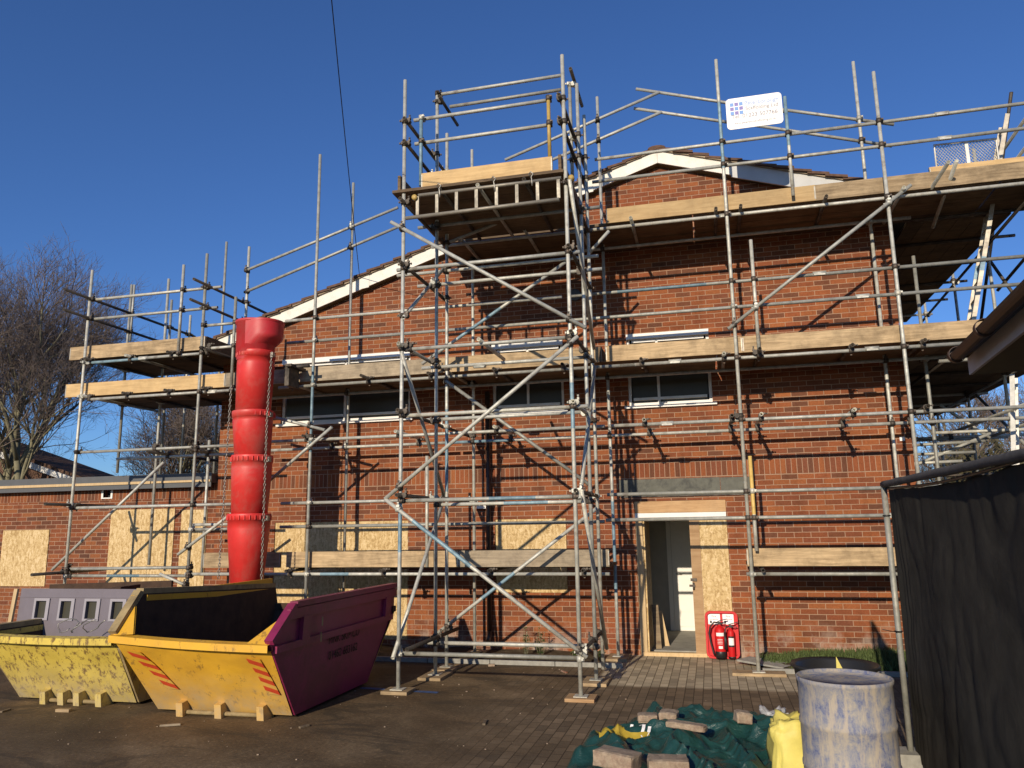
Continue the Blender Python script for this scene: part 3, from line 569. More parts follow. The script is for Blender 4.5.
# ------------------------------------------------------------------ scaffolding
TUBES = [
('M','standard',(-5.811,-1.27,7.863),(-5.811,-1.27,0.04),(0.45,0.62)),
('M','standard',(0.463,-1.27,8.456),(0.463,-1.27,0.04),(0.08,0.2)),
('M','standard',(2.518,-1.27,7.909),(2.518,-1.27,0.04),None),
('M','standard',(-7.65,-0.35,6.815),(-7.65,-0.35,0.04),(0.2,0.3)),
('M','standard',(-5.665,-0.35,7.768),(-5.665,-0.35,0.04),None),
('M','standard',(-3.513,-0.35,8.08),(-3.513,-0.35,0.04),None),
('M','standard',(-1.386,-0.35,8.701),(-1.386,-0.35,0.04),(0.75,0.9)),
('M','standard',(2.478,-0.35,5.952),(2.478,-0.35,0.04),None),
('M','standard',(2.475,-0.35,8.651),(2.475,-0.35,5.9),None),
('M','guard_post',(0.754,-1.27,5.678),(0.754,-1.27,4.061),None),
('M','guard_post',(1.351,-1.27,7.728),(1.351,-1.27,6.243),(0.0,0.5)),
('M','guard_post',(0.541,-1.27,2.723),(0.541,-1.27,1.509),(0.0,0.62)),
('M','ledger',(-6.42,-1.22,4.05),(-0.9,-1.22,4.05),None),
('M','ledger',(-1.1,-1.22,4.05),(3.32,-1.22,4.05),None),
('M','guard_rail',(-6.35,-1.22,5.12),(-1.9,-1.22,5.12),None),
('M','guard_rail',(-1.8,-1.22,5.12),(4.05,-1.22,5.12),(0.12,0.33)),
('M','guard_rail',(-6.3,-1.22,4.76),(4.0,-1.22,4.76),None),
('M','ledger',(-6.5,-1.22,3.21),(-1.35,-1.22,3.21),None),
('M','ledger',(-1.3,-1.22,3.21),(4.3,-1.22,3.21),None),
('M','ledger',(-7.1,-0.4,3.17),(-3.9,-0.4,3.17),None),
('M','ledger',(-3.85,-0.4,3.17),(4.3,-0.4,3.17),(0.0,0.12)),
('M','guard_rail',(-6.3,-1.22,2.26),(-3.6,-1.22,2.26),None),
('M','guard_rail',(-1.35,-1.22,2.27),(3.2,-1.22,2.27),None),
('M','guard_rail',(-6.3,-1.22,1.91),(-1.4,-1.22,1.91),None),
('M','guard_rail',(-1.38,-1.22,1.93),(3.1,-1.22,1.93),None),
('M','ledger',(-7.9,-1.22,1.22),(-1.35,-1.22,1.22),(0.35,0.42)),
('M','ledger',(0.4,-1.22,1.22),(3.1,-1.22,1.22),None),
('M','ledger',(-7.6,-0.4,4.05),(3.4,-0.4,4.05),None),
('M','ledger',(-1.45,-1.22,6.09),(5.3,-1.22,6.09),None),
('M','ledger',(-3.9,-0.4,6.09),(3.0,-0.4,6.09),None),
('M','ledger',(-3.9,-1.22,6.09),(-1.5,-1.22,6.09),None),
('M','guard_rail',(-1.35,-1.22,7.18),(2.0,-1.22,7.18),None),
('M','guard_rail',(2.0,-1.22,7.18),(5.2,-1.22,7.19),None),
('M','guard_rail',(-1.4,-1.22,6.83),(5.2,-1.22,6.84),None),
('M','raked_rail',(-7.679,-0.4,6.353),(-4.808,-0.4,7.19),None),
('M','raked_rail',(-2.931,-0.4,7.792),(-0.381,-0.4,8.596),None),
('M','raked_rail',(-7.599,-0.4,5.98),(-4.768,-0.4,6.855),None),
('M','raked_rail',(-2.147,-0.4,7.683),(-0.367,-0.4,8.249),None),
('M','raked_rail',(-0.76,-0.3,8.77),(1.505,-0.3,8.011),None),
('M','raked_rail',(1.251,-0.3,8.117),(2.948,-0.3,7.584),None),
('M','raked_rail',(-0.807,-0.3,8.435),(0.796,-0.3,7.92),None),
('M','raked_rail',(0.724,-0.3,7.957),(2.888,-0.3,7.252),None),
('M','brace',(0.374,-1.33,4.434),(2.803,-1.33,6.191),None),
('M','brace',(-5.434,-1.33,3.375),(-6.472,-1.33,2.584),None),
('M','brace',(-7.07,-1.33,3.749),(-5.548,-1.33,3.335),None),
('M','brace',(-3.883,-1.42,2.874),(-3.874,-1.42,1.327),None),
('M','transom',(-6.2,-1.36,4.1),(-6.2,-0.15,4.1),None),
('M','transom',(-4.9,-1.5,4.1),(-4.9,-0.15,4.1),None),
('M','transom',(-3.9,-1.36,4.1),(-3.9,-0.15,4.1),None),
('M','transom',(-2.9,-1.36,4.1),(-2.9,-0.15,4.1),None),
('M','transom',(-1.9,-1.36,4.1),(-1.9,-0.15,4.1),None),
('M','transom',(-0.8,-1.36,4.1),(-0.8,-0.15,4.1),None),
('M','transom',(0.3,-1.36,4.1),(0.3,-0.15,4.1),None),
('M','transom',(0.75,-1.5,4.1),(0.75,-0.15,4.1),None),
('M','transom',(1.9,-1.36,4.1),(1.9,-0.15,4.1),None),
('M','transom',(2.75,-1.36,4.1),(2.75,-0.15,4.1),None),
('M','transom',(-5.9,-1.36,3.26),(-5.9,-0.1,3.26),None),
('M','transom',(-4.4,-1.36,3.26),(-4.4,-0.1,3.26),None),
('M','transom',(-2.9,-1.36,3.26),(-2.9,-0.1,3.26),None),
('M','transom',(-0.8,-1.36,3.26),(-0.8,-0.1,3.26),None),
('M','transom',(0.35,-1.36,3.26),(0.35,-0.1,3.26),None),
('M','transom',(0.72,-1.36,3.26),(0.72,-0.1,3.26),None),
('M','transom',(1.85,-1.36,3.26),(1.85,-0.1,3.26),None),
('M','transom',(2.7,-1.36,3.26),(2.7,-0.1,3.26),None),
('M','transom',(-3.4,-1.4,6.14),(-3.4,-0.15,6.14),None),
('M','transom',(-2.4,-1.4,6.14),(-2.4,-0.15,6.14),None),
('M','transom',(-1.6,-1.4,6.14),(-1.6,-0.15,6.14),None),
('M','transom',(-0.85,-1.4,6.14),(-0.85,-0.15,6.14),None),
('M','transom',(0.32,-1.4,6.14),(0.32,-0.15,6.14),None),
('M','transom',(0.65,-1.4,6.14),(0.65,-0.15,6.14),None),
('M','transom',(1.75,-1.4,6.14),(1.75,-0.15,6.14),None),
('M','transom',(2.7,-1.4,6.14),(2.7,-0.15,6.14),None),
('M','transom',(-6.1,-1.36,1.27),(-6.1,-0.1,1.27),None),
('M','transom',(-4.6,-1.36,1.27),(-4.6,-0.1,1.27),None),
('M','transom',(-3.0,-1.36,1.27),(-3.0,-0.1,1.27),None),
('M','transom',(-1.7,-1.36,1.27),(-1.7,-0.1,1.27),None),
('M','transom',(0.6,-1.36,1.27),(0.6,-0.1,1.27),None),
('M','transom',(2.2,-1.36,1.27),(2.2,-0.1,1.27),None),
('T','standard',(-3.611,-3.05,7.746),(-3.611,-3.05,0.04),(0.72,0.8)),
('T','standard',(-1.483,-3.05,7.736),(-1.483,-3.05,0.04),(0.55,0.62)),
('T','standard',(-3.5,-2.1,8.09),(-3.5,-2.1,0.04),None),
('T','standard',(-1.45,-2.1,7.9),(-1.45,-2.1,0.04),None),
('T','standard',(-3.54,-1.55,7.75),(-3.54,-1.55,0.04),(0.55,0.7)),
('T','standard',(-1.46,-1.42,7.8),(-1.46,-1.42,0.04),None),
('T','guard_post',(-3.418,-2.95,7.223),(-3.418,-2.95,6.256),(0,1)),
('T','guard_post',(-1.694,-2.95,7.232),(-1.694,-2.95,6.424),'yellow'),
('T','guard_post',(-1.566,-2.0,7.963),(-1.566,-2.0,6.164),None),
('T','ledger',(-3.714,-3.0,5.116),(-1.343,-3.0,5.116),None),
('T','ledger',(-3.525,-3.0,4.064),(-1.52,-3.0,4.064),None),
('T','ledger',(-3.649,-3.0,3.226),(-1.308,-3.0,3.226),None),
('T','ledger',(-3.636,-3.0,2.188),(-1.388,-3.0,2.188),(0.5,0.75)),
('T','ledger',(-3.639,-3.0,0.425),(-1.445,-3.0,0.425),None),
('T','ledger',(-3.62,-2.05,0.412),(-1.4,-2.05,0.412),None),
('T','ledger',(-3.461,-2.05,2.161),(-1.514,-2.05,2.161),(0.45,0.75)),
('T','ledger',(-3.727,-2.05,4.021),(-1.376,-2.05,4.021),None),
('T','ledger',(-3.7,-2.05,3.3),(-1.35,-2.05,3.3),None),
('T','ledger',(-3.8,-2.05,5.2),(-1.2,-2.05,5.2),None),
('T','ledger',(-3.8,-2.05,6.07),(-1.2,-2.05,6.07),None),
('T','ledger',(-4.3,-1.6,5.55),(-1.3,-1.6,5.55),None),
('T','guard_rail',(-3.54,-2.9,7.233),(-1.695,-2.9,7.233),None),
('T','guard_rail',(-3.523,-2.9,6.888),(-1.69,-2.9,6.888),None),
('T','guard_rail',(-3.476,-2.05,8.097),(-1.647,-2.05,8.097),None),
('T','guard_rail',(-3.322,-2.05,7.878),(-1.682,-2.05,7.878),None),
('T','guard_rail',(-3.58,-3.15,7.14),(-3.58,-1.2,7.14),None),
('T','guard_rail',(-1.52,-3.15,7.14),(-1.52,-0.9,7.14),None),
('T','guard_rail',(-3.58,-3.15,6.82),(-3.58,-1.2,6.82),None),
('T','guard_rail',(-1.52,-3.15,6.82),(-1.52,-0.9,6.82),None),
('T','guard_rail',(-3.42,-2.25,7.95),(-3.42,-1.4,7.95),None),
('T','guard_rail',(-1.5,-2.3,8.02),(-1.5,-1.3,8.02),None),
('T','transom',(-3.45,-3.2,0.5),(-3.45,-1.35,0.5),None),
('T','transom',(-1.46,-3.15,0.5),(-1.46,-1.3,0.5),None),
('T','transom',(-3.6,-3.2,2.25),(-3.6,-0.3,2.25),None),
('T','transom',(-1.46,-3.15,2.25),(-1.46,-1.3,2.25),None),
('T','transom',(-3.6,-3.2,3.27),(-3.6,-0.3,3.27),None),
('T','transom',(-1.46,-3.15,3.27),(-1.46,-1.3,3.27),None),
('T','transom',(-3.6,-3.2,4.1),(-3.6,-0.3,4.1),None),
('T','transom',(-1.46,-3.15,4.1),(-1.46,-1.3,4.1),None),
('T','transom',(-3.6,-3.2,5.16),(-3.6,-1.35,5.16),None),
('T','transom',(-1.46,-3.15,5.16),(-1.46,-1.3,5.16),None),
('T','transom',(-3.6,-3.2,6.0),(-3.6,-1.35,6.0),None),
('T','transom',(-1.46,-3.15,6.0),(-1.46,-1.3,6.0),None),
('T','transom',(-2.6,-3.1,4.1),(-2.6,-1.9,4.1),None),
('T','transom',(-2.6,-3.1,6.1),(-2.6,-1.3,6.1),None),
('T','transom',(-2.0,-3.1,6.1),(-2.0,-1.3,6.1),None),
('T','transom',(-3.1,-3.1,6.1),(-3.1,-1.3,6.1),None),
('T','brace',(-3.759,-3.11,5.734),(-1.285,-3.11,4.133),None),
('T','brace',(-1.382,-3.11,4.044),(-3.784,-3.11,2.21),None),
('T','brace',(-3.784,-3.11,2.21),(-1.394,-3.11,0.451),(0.15,0.45)),
('T','brace',(-3.919,-1.55,4.196),(-1.753,-1.55,5.537),(0.25,0.55)),
('T','brace',(-3.528,-1.62,3.909),(-1.509,-1.62,2.374),None),
('T','brace',(-3.72,-1.55,0.426),(-1.449,-1.55,2.087),(0.3,0.5)),
('T','brace',(-3.441,-1.7,5.948),(-1.513,-1.7,6.509),None),
('T','brace',(-3.58,-3.1,4.45),(-3.58,-1.45,5.7),None),
('T','brace',(-3.58,-3.15,4.0),(-3.58,-1.5,2.25),None),
('T','brace',(-3.62,-1.5,2.2),(-3.62,-3.2,0.4),None),
('T','brace',(-1.42,-3.15,6.0),(-1.42,-1.5,4.25),None),
('T','brace',(-1.42,-3.1,2.15),(-1.42,-1.5,4.0),None),
('T','brace',(-1.4,-3.1,2.25),(-1.4,-1.45,0.3),None),
('T','brace',(-1.402,-1.7,5.58),(-1.129,-1.7,5.856),None),
('L','standard',(-10.077,-1.27,6.318),(-10.077,-1.27,0.04),None),
('L','standard',(-7.818,-1.27,6.38),(-7.818,-1.27,0.04),None),
('L','guard_post',(-8.253,-1.27,6.23),(-8.253,-1.27,4.725),None),
('L','guard_post',(-7.234,-1.27,5.585),(-7.234,-1.27,4.037),None),
('L','standard',(-10.1,-0.3,6.36),(-10.1,-0.3,2.9),None),
('L','standard',(-10.02,0.7,6.35),(-10.02,0.7,2.9),None),
('L','standard',(-10.03,1.3,6.2),(-10.03,1.3,2.9),None),
('L','standard',(-10.57,0.3,6.587),(-10.57,0.3,5.466),None),
('L','standard',(-9.271,-0.35,6.377),(-9.271,-0.35,1.318),None),
('L','standard',(-9.001,0.9,7.515),(-9.001,0.9,2.9),None),
('L','standard',(-8.056,-0.6,3.363),(-8.056,-0.6,1.2),None),
('L','guard_rail',(-10.05,-1.22,5.8),(-7.55,-1.22,5.8),None),
('L','guard_rail',(-10.0,-1.22,5.455),(-7.6,-1.22,5.455),None),
('L','guard_rail',(-10.05,-1.85,5.8),(-10.05,1.5,5.8),None),
('L','guard_rail',(-10.05,-1.82,5.46),(-10.05,1.5,5.46),None),
('L','guard_rail',(-7.72,-1.7,5.8),(-7.72,0.6,5.8),None),
('L','guard_rail',(-7.72,-1.75,5.45),(-7.72,0.6,5.45),None),
('L','guard_rail',(-7.853,-1.22,5.162),(-7.243,-1.22,5.162),None),
('L','ledger',(-7.789,-1.22,4.775),(-7.222,-1.22,4.775),None),
('L','ledger',(-10.0,-1.22,4.69),(-8.9,-1.22,4.69),(0,1)),
('L','ledger',(-8.95,-1.22,4.7),(-7.75,-1.22,4.7),None),
('L','ledger',(-9.95,-1.22,4.06),(-7.15,-1.22,4.06),None),
('L','ledger',(-10.05,-1.22,3.18),(-7.1,-1.22,3.18),None),
('L','ledger',(-9.6,-0.9,3.08),(-7.3,-0.9,3.08),None),
('L','ledger',(-10.05,-1.22,2.27),(-7.1,-1.22,2.27),None),
('L','ledger',(-10.1,-1.22,1.3),(-7.8,-1.22,1.32),None),
('L','ledger',(-10.2,-1.17,1.19),(-7.8,-1.17,1.19),(0.35,0.6)),
('L','transom',(-10.1,-1.9,1.25),(-10.1,-0.4,1.25),None),
('L','transom',(-10.08,-1.8,2.32),(-10.08,-0.3,2.32),None),
('L','transom',(-8.6,-1.4,3.12),(-8.6,0.8,3.12),None),
('L','transom',(-7.85,-1.4,3.12),(-7.85,0.5,3.12),None),
('L','transom',(-10.0,-1.35,4.11),(-10.0,0.5,4.11),None),
('L','transom',(-10.0,-1.35,4.74),(-10.0,0.5,4.74),None),
('L','transom',(-9.2,-1.35,4.11),(-9.2,0.5,4.11),None),
('L','transom',(-9.2,-1.35,4.74),(-9.2,0.5,4.74),None),
('L','transom',(-8.4,-1.35,4.11),(-8.4,0.5,4.11),None),
('L','transom',(-8.4,-1.35,4.74),(-8.4,0.5,4.74),None),
('L','transom',(-7.7,-1.35,4.11),(-7.7,0.5,4.11),None),
('L','transom',(-7.7,-1.35,4.74),(-7.7,0.5,4.74),None),
('L','guard_rail',(-8.183,-0.8,1.97),(-7.339,-0.8,1.97),None),
('L','guard_rail',(-7.865,-1.22,1.893),(-7.054,-1.22,1.893),None),
('L','brace',(-8.595,-1.0,2.986),(-10.613,-1.0,1.273),None),
('L','brace',(-7.014,-1.33,2.16),(-7.969,-1.33,1.519),None),
('L','brace',(-8.268,-1.33,1.228),(-7.812,-1.33,1.065),None),
('R','standard',(4.95,-1.27,8.0),(4.95,-1.27,0.04),(0.1,0.25)),
('R','standard',(3.0,-0.3,5.55),(3.0,-0.3,0.04),None),
('R','standard',(4.35,0.9,7.6),(4.35,0.9,0.04),None),
('R','standard',(4.5,3.1,7.4),(4.5,3.1,0.04),None),
('R','standard',(4.6,5.4,7.4),(4.6,5.4,0.04),None),
('R','standard',(3.3,2.2,4.6),(3.3,2.2,0.04),None),
('R','standard',(3.35,5.2,4.6),(3.35,5.2,0.04),None),
('R','ledger',(4.32,-1.5,6.07),(4.65,6.0,6.07),None),
('R','ledger',(3.1,-1.9,6.2),(3.1,6.0,6.2),None),
('R','ledger',(3.32,-1.5,6.38),(3.32,-0.2,5.98),None),
('R','ledger',(4.4,-1.3,4.0),(4.6,6.0,4.0),None),
('R','ledger',(3.2,-1.0,4.0),(3.3,6.0,4.0),None),
('R','guard_rail',(4.4,-1.3,5.0),(4.65,6.0,5.0),None),
('R','guard_rail',(4.4,-1.3,7.15),(4.65,6.0,7.15),None),
('R','guard_rail',(4.4,-1.3,6.8),(4.65,6.0,6.8),None),
('R','ledger',(4.4,-1.3,3.2),(4.65,6.0,3.2),None),
('R','ledger',(3.2,0.6,3.12),(5.2,0.6,3.12),None),
('R','ledger',(3.2,2.2,3.2),(5.2,2.2,3.2),None),
('R','ledger',(3.2,3.6,3.3),(5.2,3.6,3.3),None),
('R','transom',(2.95,-0.2,6.12),(4.75,-0.2,6.12),None),
('R','transom',(2.95,-0.2,4.05),(4.85,-0.2,4.05),None),
('R','transom',(2.95,0.9,6.12),(4.75,0.9,6.12),None),
('R','transom',(2.95,0.9,4.05),(4.85,0.9,4.05),None),
('R','transom',(2.95,2.1,6.12),(4.75,2.1,6.12),None),
('R','transom',(2.95,2.1,4.05),(4.85,2.1,4.05),None),
('R','transom',(2.95,3.2,6.12),(4.75,3.2,6.12),None),
('R','transom',(2.95,3.2,4.05),(4.85,3.2,4.05),None),
('R','transom',(2.95,4.4,6.12),(4.75,4.4,6.12),None),
('R','transom',(2.95,4.4,4.05),(4.85,4.4,4.05),None),
('R','transom',(2.95,5.5,6.12),(4.75,5.5,6.12),None),
('R','transom',(2.95,5.5,4.05),(4.85,5.5,4.05),None),
('R','brace',(4.5,-0.2,4.3),(4.5,3.2,7.9),None),
('R','brace',(4.62,3.2,4.2),(4.55,-0.2,7.9),None),
('R','brace',(4.45,1.0,5.3),(5.4,-1.2,6.6),None),
('R','brace',(4.3,-1.2,2.0),(4.6,3.0,4.0),None),
('R','brace',(2.639,1.2,2.516),(4.344,1.2,3.215),None),
('R','ledger',(2.899,1.2,3.001),(4.08,1.2,3.029),None),
('R','ledger',(2.928,1.2,2.861),(3.926,1.2,2.869),None),
('R','ledger',(2.914,1.2,2.722),(3.735,1.2,2.74),None),
('R','brace',(3.525,1.2,3.609),(4.152,1.2,3.072),None),
('R','ledger',(3.1,2.6,2.6),(5.2,2.6,2.6),None),
('R','ledger',(3.0,-0.9,3.9),(4.4,-0.9,3.9),None),
('R','transom',(3.9,-1.3,3.27),(3.9,2.5,3.27),None),
('R','transom',(4.6,-1.3,2.4),(4.6,3.0,2.4),None),
]
G = {'M': empty('scaffold', (-2, -1.27, 0), 'galvanised tube scaffold with three board lifts along the brick front wall', 'scaffold'),
     'T': empty('scaffold_tower', (-2.5, -3.05, 0), 'tall braced scaffold tower with a boarded top platform in front of the wall', 'scaffold tower'),
     'L': empty('scaffold_bay', (-9, -1.27, 0), 'left end scaffold bay with two stacked board platforms above the annex', 'scaffold'),
     'R': empty('scaffold_return', (4.2, 1, 0), 'shaded scaffold return with board platforms down the right side of the building', 'scaffold')}
for grp, name, p, q_, paint in TUBES:
    mb = MB()
    if paint == 'yellow': mb.tube(p, q_); obj(name, mb, ['tube_yellow'], G[grp], loc=p)
    elif paint: mb.tube(p, q_, bands=paint); obj(name, mb, ['galv', 'tube_yellow' if paint == (.0, .62) else 'tube_blue'], G[grp], loc=p)
    else:
        mb.tube(p, q_); obj(name, mb, ['dark_steel' if (name == 'transom' and rnd.random() < .55) or (grp == 'R' and rnd.random() < .35) or (name == 'guard_rail' and abs(p[0]-q_[0]) < .05) else 'galv'], G[grp], loc=p)
# couplers where tubes cross
def closest(p1, q1, p2, q2):
    d1, d2, r = q1-p1, q2-p2, p1-p2; a, e, f = d1.dot(d1), d2.dot(d2), d2.dot(r); c, b = d1.dot(r), d1.dot(d2); den = a*e-b*b
    s = min(1, max(0, (b*f-c*e)/den)) if den > 1e-6 else 0; t = (b*s+f)/e
    t = min(1, max(0, t)); s = min(1, max(0, (b*t-c)/a)); return p1+d1*s, p2+d2*t
def coupler_mesh(mat):
    mb = MB()
    mb.tube((0, -.0, -.032), (0, -.0, .032), .034, 10, hollow=False)
    mb.tube((-.032, .052, 0), (.032, .052, 0), .034, 10, hollow=False)
    mb.box((-.022, .01, -.022), (.022, .045, .022)); mb.box((.025, -.03, -.02), (.052, -.005, .02)); mb.box((-.02, .06, .028), (.02, .085, .055))
    mb.tube((.035, -.045, 0), (.035, .02, 0), .008, 6, hollow=False); mb.tube((0, .07, .02), (0, .07, .08), .008, 6, hollow=False); mb.box((.024, -.055, -.011), (.046, -.043, .011)); mb.box((-.011, .059, .075), (.011, .081, .087))
    o = obj('coupler', mb, mat, None); me = o.data; bpy.data.objects.remove(o); return me
CM = [coupler_mesh('dark_steel'), coupler_mesh('galv')]
cnt = {}
vert = [t for t in TUBES if abs(t[2][0]-t[3][0]) < .02 and abs(t[2][1]-t[3][1]) < .02]; other = [t for t in TUBES if t not in vert]
for grp, name, p, q_, _ in other:
    for vg, vn, vp, vq, _2 in vert:
        a, b = closest(Vector(vp), Vector(vq), Vector(p), Vector(q_)); d = b-a
        if d.length < .115 and cnt.get(grp, 0) < 95:
            cnt[grp] = cnt.get(grp, 0)+1
            dirn = (Vector(q_)-Vector(p)).normalized(); o = bpy.data.objects.new('coupler', rnd.choice(CM+[CM[0]]*3)); col.objects.link(o); o.parent = G[grp]
            yax = d.copy(); yax.z = 0
            if yax.length < .01: yax = Vector((-dirn.y, dirn.x, 0))
            yax.normalize(); zax = Vector((0, 0, 1)); xax = yax.cross(zax)
            mt_ = Matrix((xax, yax, zax)).transposed().to_4x4(); mt_.translation = a-wloc(G[grp]); o.matrix_local = mt_
# horizontal tube to transom clips (board-bearing putlog couplers)
hx = [t for t in other if t[1] == 'ledger' and abs(t[2][1]-t[3][1]) < .05]; ty = [t for t in other if t[1] == 'transom']
for grp, name, p, q_, _ in hx:
    for g2, n2, p2, q2, _2 in ty:
        if g2 != grp: continue
        a, b = closest(Vector(p), Vector(q_), Vector(p2), Vector(q2)); 
        if (b-a).length < .10 and cnt.get(grp, 0) < 99:
            cnt[grp] = cnt.get(grp, 0)+1; o = bpy.data.objects.new('coupler', CM[0]); col.objects.link(o); o.parent = G[grp]
            mt_ = Matrix(((0, 1, 0), (0, 0, 1), (1, 0, 0))).to_4x4().transposed(); mt_.translation = a-wloc(G[grp]); o.matrix_local = mt_
# sleeve joints
def sleeve(grp, x, y, z):
    mb = MB(); mb.tube((x-.085, y, z), (x+.085, y, z), .031, 10, hollow=False)
    mb.box((x-.07, y-.038, z-.03), (x+.07, y-.026, z-.008))
    obj('sleeve', mb, 'galv', G[grp])
for a in (('M', -.35, -1.22, 4.06), ('M', 2.15, -1.22, 4.06), ('M', 1.6, -1.22, 5.13), ('M', 2.1, -1.22, 4.77), ('M', .45, -1.22, 6.09), ('M', 3.3, -1.22, 7.19), ('M', 3.3, -1.22, 6.84), ('M', 2.2, -1.22, 1.93), ('M', -.5, -1.22, 3.21), ('L', -8.95, -1.22, 4.7), ('L', -7.6, -1.22, 4.06), ('T', -2.9, -2.05, 4.0)): sleeve(*a)
# base plates and sole boards
soles = {'T': [(-3.61, -3.05), (-1.48, -3.05), (-3.5, -2.1), (-1.45, -2.1), (-3.54, -1.55)], 'M': [(.463, -1.27), (2.518, -1.27), (-5.81, -1.27), (-3.51, -.35), (-1.386, -.35)]}
lab = {(-3.61, -3.05): 'small timber sole board under the front left leg of the tower', (-1.48, -3.05): 'reddish timber sole board under the front right leg of the tower', (-3.5, -2.1): 'timber sole board under the left middle leg of the tower', (-1.45, -2.1): 'timber sole board under the right middle leg of the tower',
       (-3.54, -1.55): 'timber sole board under the left back leg of the tower', (.463, -1.27): 'pale timber sole board on the paving right of the doorway', (2.518, -1.27): 'timber sole board behind the netted fence at the wall foot', (-5.81, -1.27): 'timber sole board hidden behind the purple skip side', (-3.51, -.35): 'timber sole board in the soil beside the brick wall weeds', (-1.386, -.35): 'timber sole board beside the left door post'}
for gk, ls_ in soles.items():
    for x, y in ls_:
        mb = MB(); mb.box((x-.075, y-.075, .038), (x+.075, y+.075, .046)); mb.tube((x, y, .046), (x, y, .16), .018, 8, hollow=False); obj('base_plate', mb, 'galv', G[gk])
        mb = MB(); lx, ly = ((.32, .12) if (x, y) == (.463, -1.27) else (.16, .14) if y < -3 else (.15, .24))
        mb.box((x-lx, y-ly, .0), (x+lx, y+ly, .036)); ang = rnd.uniform(-.15, .15)
        setp(obj('sole_board', mb, 'ply' if (x, y) == (-1.48, -3.05) else 'board', loc=(x, y, 0), bevel=.003), lab[(x, y)], 'sole board', 'sole boards under the scaffold legs')
# toe boards and deck boards
def board(grp, name, x0, x1, y, z, w_=.225, th=.038, mat='board', tilt=0):
    mb = MB(); mb.obox((x0, y, z), (x1-x0, 0, tilt), (0, th, 0), (0, 0, w_)); 
    for xe in (x0, x1-.016): mb.box((xe+.0, y-.002, z+.02), (xe+.016, y+th+.002, z+w_-.02), 1)
    mat = {'board': rnd.choice(['board', 'board', 'board_new', 'board_old'])}.get(mat, mat)
    obj(name, mb, [mat, 'alu'], G[grp], loc=(x0, y, z))
for a in ((-6.30, -3.9), (-3.89, -1.36), (-1.30, .55), (.555, 3.9)): board('M', 'toe_board', a[0], a[1], -1.335+.035*0 if False else -1.18, 4.13)
board('M', 'toe_board', -7.6, -6.0, -1.17, 4.13)
for a in ((-1.22, 1.65), (1.64, 5.2)): board('M', 'toe_board', a[0], a[1], -1.18 if a[0] < 0 else -1.175, 6.185)
board('M', 'toe_board', 3.10, 4.3, -1.13, 6.27)
for a in ((-6.2, -3.5), (-3.49, -1.36), (.42, 3.4)): board('M', 'toe_board', a[0], a[1], -1.18, 1.315, mat='deck' if 0 else 'board')
board('L', 'toe_board', -7.62, -6.3, -1.19, 1.31)
board('L', 'toe_board', -10.50, -7.42, -1.18, 4.13); board('L', 'toe_board', -7.41, -7.05, -1.18, 4.13)
board('L', 'toe_board', -10.48, -7.83, -1.18, 4.775)
board('T', 'toe_board', -3.40, -1.66, -2.98, 6.19)
def yboard(grp, name, x, y0, y1, z, mat='board'):
    mb = MB(); mb.box((x, y0, z), (x+.038, y1, z+.225)); obj(name, mb, mat, G[grp])
yboard('T', 'toe_board', -3.72, -3.0, -1.4, 6.19, 'deck'); yboard('T', 'toe_board', -1.58, -3.0, -1.4, 6.19, 'deck'); yboard('L', 'toe_board', -7.86, -1.14, .6, 4.78, 'deck')
yboard('R', 'toe_board', 4.22, -1.1, 2.7, 6.2, 'deck'); yboard('R', 'toe_board', 4.26, 2.75, 6, 6.2, 'deck')
mb = MB(); mb.box((-1.40, -1.2, 4.13), (-1.362, -.3, 4.35)); obj('toe_board', mb, 'deck', G['M'])
def deck(grp, x0, x1, y0, n, z, mat='deck', wd=.228):
    cuts = [x0]
    while x1-cuts[-1] > 3.9: cuts.append(cuts[-1]+3.9)
    cuts.append(x1)
    for i in range(n):
        for c in range(len(cuts)-1):
            mb = MB(); y = y0+i*wd; dz = rnd.uniform(0, .006)
            mb.box((cuts[c]+rnd.uniform(.004, .03), y, z+dz), (cuts[c+1]-.004, y+.222, z+dz+.038)); obj('deck_board', mb, mat, G[grp])
deck('M', -7.6, 3.3, -1.13, 5, 4.13, wd=.2235); deck('M', -3.9, 5.2, -1.13, 5, 6.168, wd=.2235); deck('M', -6.2, -1.36, -1.13, 4, 1.30); deck('M', .42, 3.4, -1.13, 4, 1.30)
deck('L', -10.3, -7.62, -1.13, 7, 4.14); deck('L', -10.25, -7.85, -1.13, 7, 4.77); deck('T', -3.76, -1.5, -3.1, 8, 6.13, 'deck')
def ydeck(grp, x0, n, y0, y1, z):
    for i in range(n):
        for a, b in ((y0, y0+3.4), (y0+3.4, y1)):
            mb = MB(); mb.box((x0+i*.228, a+.01, z), (x0+i*.228+.222, b, z+.038)); obj('deck_board', mb, 'deck', G[grp])
ydeck('R', 3.05, 6, .0, 6.2, 6.15); ydeck('R', 2.85, 9, -1.1, 6.2, 4.09)
